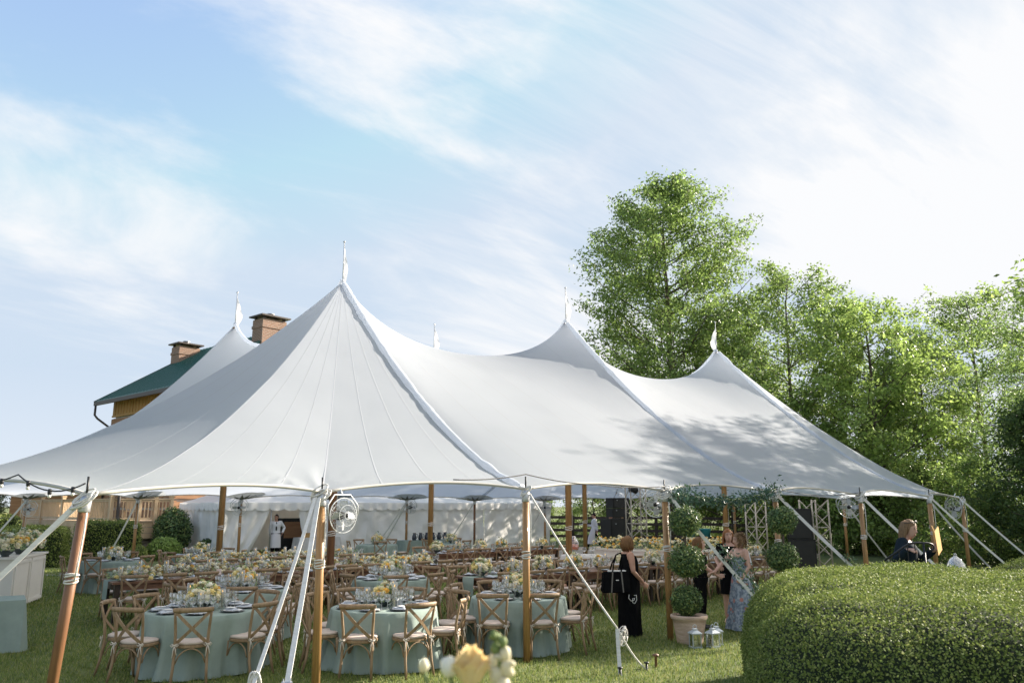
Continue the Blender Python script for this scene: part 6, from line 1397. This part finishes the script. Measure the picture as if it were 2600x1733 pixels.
    # clothing
    for wr_ in wear:
        kind = wr_[0]; m = wr_[1]; cm = MB(); inf = wr_[3] if len(wr_) > 3 else .012
        if kind in ('shirt', 'cardigan', 'top'):
            z0, z1 = wr_[2][0], wr_[2][1]; sl = wr_[2][2]
            rr = [(0, y, z, rx + inf, ry + inf) for z, rx, ry, y in TR if z0 <= z <= z1]; cm.loft(rr, 22)
            for sd in 'RL':
                if sl <= 0: continue
                sg = -1 if sd == 'R' else 1; pts = [g('sh' + sd) + V3(-sg * .06, 0, 0), g('sh' + sd)]; rs = [.052 + inf, .060 * fat ** .5 + inf]
                if sl >= 1: pts += [g('sh' + sd).lerp(g('el' + sd), .5), g('el' + sd)]; rs += [.050 * fat + inf, .042 * fat ** .5 + inf]
                else: pts += [g('sh' + sd).lerp(g('el' + sd), sl)]; rs += [.052 * fat + inf]
                if sl >= 2: pts += [g('el' + sd).lerp(g('wr' + sd), .5), g('el' + sd).lerp(g('wr' + sd), .97)]; rs += [.036 + inf, .030 + inf]
                cm.tube(pts, rs, 10)
            for i in range(len(cm.v)): cm.v[i] = tuple(Vector(cm.v[i]) * s)
            link(kind, remesh(cm, m, voxel * 1.1, 4), t)
        elif kind == 'trousers':
            cm.loft([(0, y, z, rx + inf, ry + inf) for z, rx, ry, y in TR if z <= wr_[2]], 20)
            for sd in 'RL': cm.tube([g('hip' + sd), g('kn' + sd), g('kn' + sd).lerp(g('an' + sd), .5), g('an' + sd) + V3(0, 0, -.03)], [.095 + inf, .068 + inf, .062 + inf, .058 + inf], 12)
            for i in range(len(cm.v)): cm.v[i] = tuple(Vector(cm.v[i]) * s)
            link('trousers', remesh(cm, m, voxel * 1.1, 4), t)
        elif kind in ('dress', 'skirt', 'apron'):
            n = 60; V = []; F = []; rings = wr_[2]; nf = wr_[4] if len(wr_) > 4 else 7; amp = wr_[5] if len(wr_) > 5 else .02; mxz = max(r[0] for r in rings); mnz = min(r[0] for r in rings)
            for (z, rx, ry, y, x) in rings:
                f = (mxz - z) / max(.01, mxz - mnz)
                for k in range(n):
                    a = 2 * PI * k / n; w = 1 + amp * f ** 1.3 / max(rx, .1) * math.sin(nf * a + 1.3 * math.sin(2 * a)); V.append((x + rx * w * math.cos(a), y + ry * w * math.sin(a), z))
            for j in range(len(rings) - 1):
                for k in range(n): a = j * n + k; b = j * n + (k + 1) % n; F.append((a, b, b + n, a + n))
            F.append(tuple(range(n))); 
            if kind == 'apron': F = F[:-1]
            cm.add([tuple(Vector(v) * s) for v in V], F); part(kind, cm, m, t, smooth=True)
        elif kind == 'tie': cm.add([(Vector(v) * s) for v in ((-.015, -.12 * fat, 1.39), (.015, -.12 * fat, 1.39), (.03, -.135 * fat, 1.08), (0, -.135 * fat, 1.03), (-.03, -.135 * fat, 1.08))], [(0, 1, 2, 3, 4)]); cm.add([tuple(Vector(v) + Vector((0, -.006, 0))) for v in cm.v], [(4, 3, 2, 1, 0)]); part('tie', cm, m, t)
    if foot:
        for sd in 'RL':
            sg = -1 if sd == 'R' else 1; fm = MB(); a = g('an' + sd); fd = V3(sg * .12, -1, 0); h_ = .016 if foot == 'sandal' else .036
            fm.tube([a + V3(0, .055, -.085 + h_ / 2 + .004), a + V3(0, .02, -.085 + h_ / 2 + .006), a + fd * .08 + V3(0, 0, -.082 + h_ / 2), a + fd * .20 + V3(0, 0, -.085 + h_ / 2)], [.028, .040, .044, .026], 10)
            fm.v = [(v[0], v[1], max(.003, v[2] if foot != 'sandal' else min(v[2], .02 + a.z - .085))) for v in fm.v]
            for i in range(len(fm.v)): fm.v[i] = tuple(Vector(fm.v[i]) * s)
            part('shoe', fm, foot, t, smooth=True)
    if hair:
        kind, m = hair; hm = MB()
        def cap_(drop, back, wid=1.0, fr=-.2):
            V = []; F = []; n = 22; rows = 12
            for j in range(rows + 1):
                th = PI * .5 - (PI * .5 + drop) * j / rows
                for k in range(n):
                    a = 2 * PI * k / n; fx, fy = math.cos(a), math.sin(a); tt = th
                    if fy < fr: tt = max(th, .50 + .35 * (1 - min(1, (-fy - .2) / .8)) * -1)     # keep the face clear
                    rr = math.cos(max(tt, -.35)) if tt > -.35 else .94
                    nz_ = 1 + .05 * mnoise.noise(Vector((fx * 4, fy * 4, tt * 4)))
                    V.append((fx * rr * .085 * wid * nz_, fy * rr * .106 * nz_ + .010 + back * max(0, -tt) * .02, math.sin(max(tt, -.35)) * .124 * nz_ - max(0, -.35 - tt) * .16 + .006))
            for j in range(rows):
                for k in range(n): F.append((j * n + k, (j + 1) * n + k, (j + 1) * n + (k + 1) % n, j * n + (k + 1) % n))
            hm.add(V, F)
        if kind == 'short': cap_(.25, 0)
        rr_ = random.Random(len(label))
        if kind in ('bob', 'long'):
            wid, drop, fr, lim, ln = (1.16, .70, -.45, .45, -.125) if kind == 'bob' else (1.04, .6, -.35, .12, -.21); cap_(drop, .25, wid, fr)
            for q in range(90):
                a = lerp(-lim, PI + lim, (q + rr_.random()) / 90); k = rr_.uniform(.92, 1.10) * (1.12 if kind == 'bob' else 1.0); e = ln + rr_.uniform(-.025, .02); w2 = rr_.uniform(-.012, .012); fl = 1.0 if kind == 'long' else .86
                hm.tube([(.045 * math.cos(a) * k, .015 + .055 * math.sin(a) * k, .102), (.074 * math.cos(a) * k, .014 + .090 * math.sin(a) * k, .065), (.090 * math.cos(a) * k, .014 + .108 * math.sin(a) * k, -.01), (.094 * math.cos(a) * k + w2, .014 + .104 * math.sin(a) * k, lerp(0, e, .55)), (.096 * math.cos(a) * fl + w2 * 2, .016 + .094 * math.sin(a) * fl, e)], [.008, .013, .014, .013, .004], 5)
        if kind == 'curly':
            cap_(.5, .2, 1.05, -.35); rr_ = random.Random(5)
            for q in range(120):
                a = rr_.uniform(-.65, PI + .65); th = rr_.uniform(-1.0, 1.35); ct = math.cos(min(th, .9) if th > 0 else th * .35); p = Vector((math.cos(a) * ct * .104, .015 + math.sin(a) * ct * .118, (math.sin(th) * .120 if th > 0 else th * .13)))
                hm.tube([p + V3(math.cos(b) * .017, math.sin(b) * .017, -.006 * b + .014) for b in np.linspace(0, 5.5, 8)], .0085, 5)
        part('hair', MB().add([tuple((HM @ Vector(v)) * s) for v in hm.v], hm.f), m, t, smooth=True)
    return t
# woman in black with the tote bag, walking to the right and seen from behind her right side
person('woman in a long black sleeveless dress with a black tote, short brown hair', (2.0, 14.2, 0), R(102), 1.63, 1.18,
       dict(elR=(-.25, .0, 1.09), wrR=(-.20, -.20, .90), hdR=(.1, -.7, -.6), hnR=(-1, -.2, .3), cR=.7, elL=(.23, .0, 1.1), wrL=(.15, -.2, .92), hdL=(0, -.8, -.5)), 'skin_tan', R(14), 0,
       (('dress', 'dress_black', [(1.385, .135, .075, .005, 0), (1.37, .150, .092, 0, 0), (1.33, .168, .130, -.012, 0), (1.24, .192, .158, -.015, 0), (1.12, .195, .160, -.01, 0), (.95, .225, .182, 0, 0), (.85, .232, .188, 0, 0), (.5, .215, .185, 0, 0), (.2, .222, .190, 0, 0), (.02, .238, .205, 0, 0)], .01, 6, .015),), ('bob', 'hair_brown'))
def tote(loc, rz):
    t = thing('tote_bag', 'black tote bag hanging from the shoulder of the woman in black', 'bag', loc, rz); bm = bmesh.new(); bmesh.ops.create_cube(bm, size=1)
    for v in bm.verts: k = 1.0 if v.co.z > 0 else 1.12; v.co = Vector((v.co.x * .44 * k, v.co.y * .15 * k, v.co.z * .34))
    bmesh.ops.bevel(bm, geom=bm.edges[:], offset=.02, segments=2, affect='EDGES'); m_ = bpy.data.meshes.new('bag_body'); bm.to_mesh(m_); bm.free(); m_.materials.append(MATS['dress_black']); link('bag_body', m_, t)
    for sx in (-1, 1):
        mb = MB(); mb.beam((sx * .105, -.083, -.165), (sx * .075, -.079, .165), .022, .008, up=(0, 1, 0)); part('strap_trim', mb, 'leather_trim', t)
    for sy in (-1, 1):
        mb = MB(); mb.tube([(-.075, sy * .072, .16), (-.05, sy * .05, .28), (.02, .0, .44), (.10, .0, .47), (.13, sy * .03, .40), (.075, sy * .072, .16)], .012, 6); part('handle', mb, 'dress_black', t, smooth=True)
    mb = MB(); mb.box((.0, -.086, .035), (.05, .004, .014)); part('white_tag', mb, 'paper', t)
    mb = MB(); mb.box((.02, 0, .172), (.30, .09, .03)); part('papers_inside', mb, 'paper', t)
tote((1.74, 13.90, .90), R(12))
t = thing('looped_lanyard', 'looped thin white lanyard hanging against the black dress', 'lanyard', (2.03, 13.975, .63)); mb = MB()
mb.tube([(-.06, 0, .06), (-.07, -.005, .0), (-.03, -.005, -.045), (.02, 0, -.03), (.03, 0, .0), (0, 0, .0), (-.005, 0, -.07), (.03, 0, -.085), (.065, 0, -.03), (.06, 0, .05), (.02, 0, .045)], .006, 6); part('cord', mb, 'paper', t, smooth=True)
# red-haired woman facing the camera
person('smiling red-haired woman in a knee-length black dress holding papers', (4.18, 15.85, 0), R(-12), 1.70, 1.0,
       dict(elL=(.25, -.02, 1.12), wrL=(.10, -.24, 1.15), hdL=(-1, -.3, .1), hnL=(0, -1, .2), elR=(-.24, .0, 1.12), wrR=(-.20, -.18, 1.0), hdR=(.3, -.9, -.2)), 'skin', R(8), 0,
       (('dress', 'dress_black', [(1.37, .16, .090, 0, 0), (1.33, .178, .122, -.012, 0), (1.22, .166, .128, -.012, 0), (1.08, .150, .115, 0, 0), (.92, .185, .136, 0, 0), (.7, .190, .140, 0, 0), (.50, .185, .138, 0, 0)], .01, 5, .008), ('top', 'dress_black', (1.28, 1.39, .75), .010)), ('long', 'hair_red'), foot='sandal')
t = thing('paper_folder', 'pale grey folder of papers held between the two standing women', 'folder', (4.32, 15.55, 1.16), R(-10)); mb = MB(); M = Matrix.Rotation(R(62), 3, 'X') @ Matrix.Rotation(R(8), 3, 'Z'); mb.box((0, 0, 0), (.36, .27, .012), M=M); part('cover', mb, 'clipboard', t); mb = MB(); mb.box((0, -.004, .010), (.34, .25, .006), M=M); part('pages', mb, 'paper', t)
# curly haired woman in the blue floral gown facing left
person('curly-haired woman in a long blue floral strapless gown, seen in profile', (4.08, 14.75, 0), R(-72), 1.66, 1.0,
       dict(elR=(-.22, -.22, 1.16), wrR=(-.14, -.46, 1.00), hdR=(.05, -1, -.1), hnR=(-.2, 0, 1), cR=.6, elL=(.25, .02, 1.10), wrL=(.20, -.10, .93), hdL=(-.2, -.6, -.7), hnL=(1, 0, .2), cL=.9), 'skin', R(-6), R(4),
       (('dress', 'dress_floral', [(1.27, .160, .120, -.012, 0), (1.22, .166, .126, -.012, 0), (1.08, .150, .114, 0, 0), (1.0, .160, .120, 0, 0), (.9, .190, .150, 0, 0), (.6, .24, .20, .01, 0), (.3, .30, .26, .02, 0), (.03, .36, .31, .03, 0)], .01, 9, .03),), ('curly', 'hair_blonde'), foot=None)
# woman hidden behind the topiary, shaking hands
person('woman in black mostly hidden behind the topiary, reaching out her hand', (3.42, 15.02, 0), R(78), 1.58, 1.05,
       dict(elR=(-.22, -.12, 1.12), wrR=(-.16, -.32, .98), hdR=(.05, -1, .05), hnR=(-1, 0, .2), cR=.8), 'skin', 0, 0,
       (('top', 'dress_black', (.95, 1.39, .8), .012), ('trousers', 'dress_black', 1.0, .02)), ('bob', 'hair_brown'))
# woman on the steps with a folder
person('woman in a navy cardigan on the steps, reading from an open folder', (5.47, 11.42, .30), R(56), 1.66, 1.08,
       dict(elR=(-.33, .08, 1.12), wrR=(-.38, -.08, 1.29), hdR=(.3, -.9, -.05), hnR=(-.3, 0, 1), cR=1.1, elL=(.24, -.14, 1.12), wrL=(.08, -.34, 1.26), hdL=(-.3, -.5, .7), hnL=(.6, -.6, .2), cL=.9, neck=(0, -.01, 1.42), head=(0, -.075, 1.555)), 'skin', R(-16), R(12),
       (('cardigan', 'cloth_navy', (.82, 1.40, 2), .020), ('trousers', 'cloth_navy', 1.0, .015)), ('long', 'hair_blonde'))
t = thing('sunglasses', 'dark sunglasses pushed up on the hair of the woman on the steps', 'sunglasses', (5.53, 11.38, .30 + 1.63), R(56)); mb = MB()
for sx in (-1, 1): mb.ball((sx * .034, -.09, .0), .028, 8, 5, (1, .25, .75)); mb.tube([(sx * .062, -.088, .004), (sx * .088, -.02, -.012), (sx * .085, .05, -.02)], .004, 5)
part('lenses', mb, 'iron_black', t, smooth=True)
t = thing('open_folder', 'orange-yellow folder held upright by the woman on the steps', 'folder', (5.83, 11.22, 1.68), R(50)); mb = MB(); mb.box((0, 0, 0), (.25, .008, .33), M=Matrix.Rotation(R(-16), 3, 'Y')); part('front_cover', mb, 'folder', t); mb = MB(); mb.box((.05, .05, .01), (.25, .008, .33), M=Matrix.Rotation(R(-16), 3, 'Y') @ Matrix.Rotation(R(18), 3, 'Z')); part('back_cover', mb, 'folder', t)
mb = MB(); mb.tube([(0, 0, 0), (.01, 0, .01)], .003, 4); 
# doorway man, waiter, man by the loudspeakers
person('man in a white shirt and dark tie standing in the service tent doorway', (-10.12, 35.05, 0), R(22), 1.78, 1.1,
       dict(elL=(.34, .06, 1.15), wrL=(.25, -.08, .95), hdL=(-.2, -.4, -.9)), 'skin_tan', R(-30), 0,
       (('shirt', 'shirt_white', (.92, 1.405, 2), .016), ('trousers', 'dress_black', 1.0, .018), ('apron', 'apron', [(1.0, .172, .130, 0, 0), (.9, .200, .155, 0, 0), (.6, .215, .17, 0, 0), (.38, .225, .175, 0, 0)], .01, 6, .01), ('tie', 'dress_black')), ('short', 'hair_dark'), voxel=.016)
person('waiter in white shirt and long white apron striding left with a tray', (4.05, 40.2, 0), R(-95), 1.80, 1.0,
       dict(knR=(-.09, -.26, .52), anR=(-.09, -.34, .10), knL=(.09, .10, .50), anL=(.09, .42, .12), elL=(.22, .10, 1.12), wrL=(.22, .12, .88), elR=(-.22, -.12, 1.10), wrR=(-.16, -.36, 1.12), hdR=(0, -1, .1), hnR=(0, 0, -1)), 'skin_tan', 0, R(6),
       (('shirt', 'shirt_white', (.92, 1.405, 2), .022), ('trousers', 'dress_black', 1.0, .015), ('apron', 'apron', [(1.0, .172, .130, 0, 0), (.88, .20, .165, -.02, 0), (.6, .19, .22, -.07, 0), (.30, .18, .24, -.10, 0)], .01, 6, .01)), ('short', 'hair_dark'), voxel=.016)
t = thing('serving_tray', 'pale serving tray carried by the striding waiter', 'tray', (3.55, 40.35, 1.22)); mb = MB(); mb.lathe([(.001, 0), (.22, 0), (.24, .025), (.23, .025), (.21, .008), (.001, .008)], 16); part('dish', mb, 'china_white', t, smooth=True)
for q, (x, y) in enumerate(((-.06, .02), (.06, -.05), (.03, .08))): mb = MB(); mb.lathe([(.001, .01), (.04, .01), (.05, .06), (.001, .06)], 8); part('cup', mb, 'china_white', t, loc=(x, y, 0), smooth=True)
person('man in a pale blue shirt standing behind the loudspeaker stack', (4.72, 39.2, 0), R(70), 1.80, 1.02, None, 'skin_tan', R(10), 0,
       (('shirt', 'shirt_blue', (.92, 1.405, 2), .022), ('trousers', 'dress_black', 1.0, .018)), ('short', 'hair_dark'), voxel=.016)
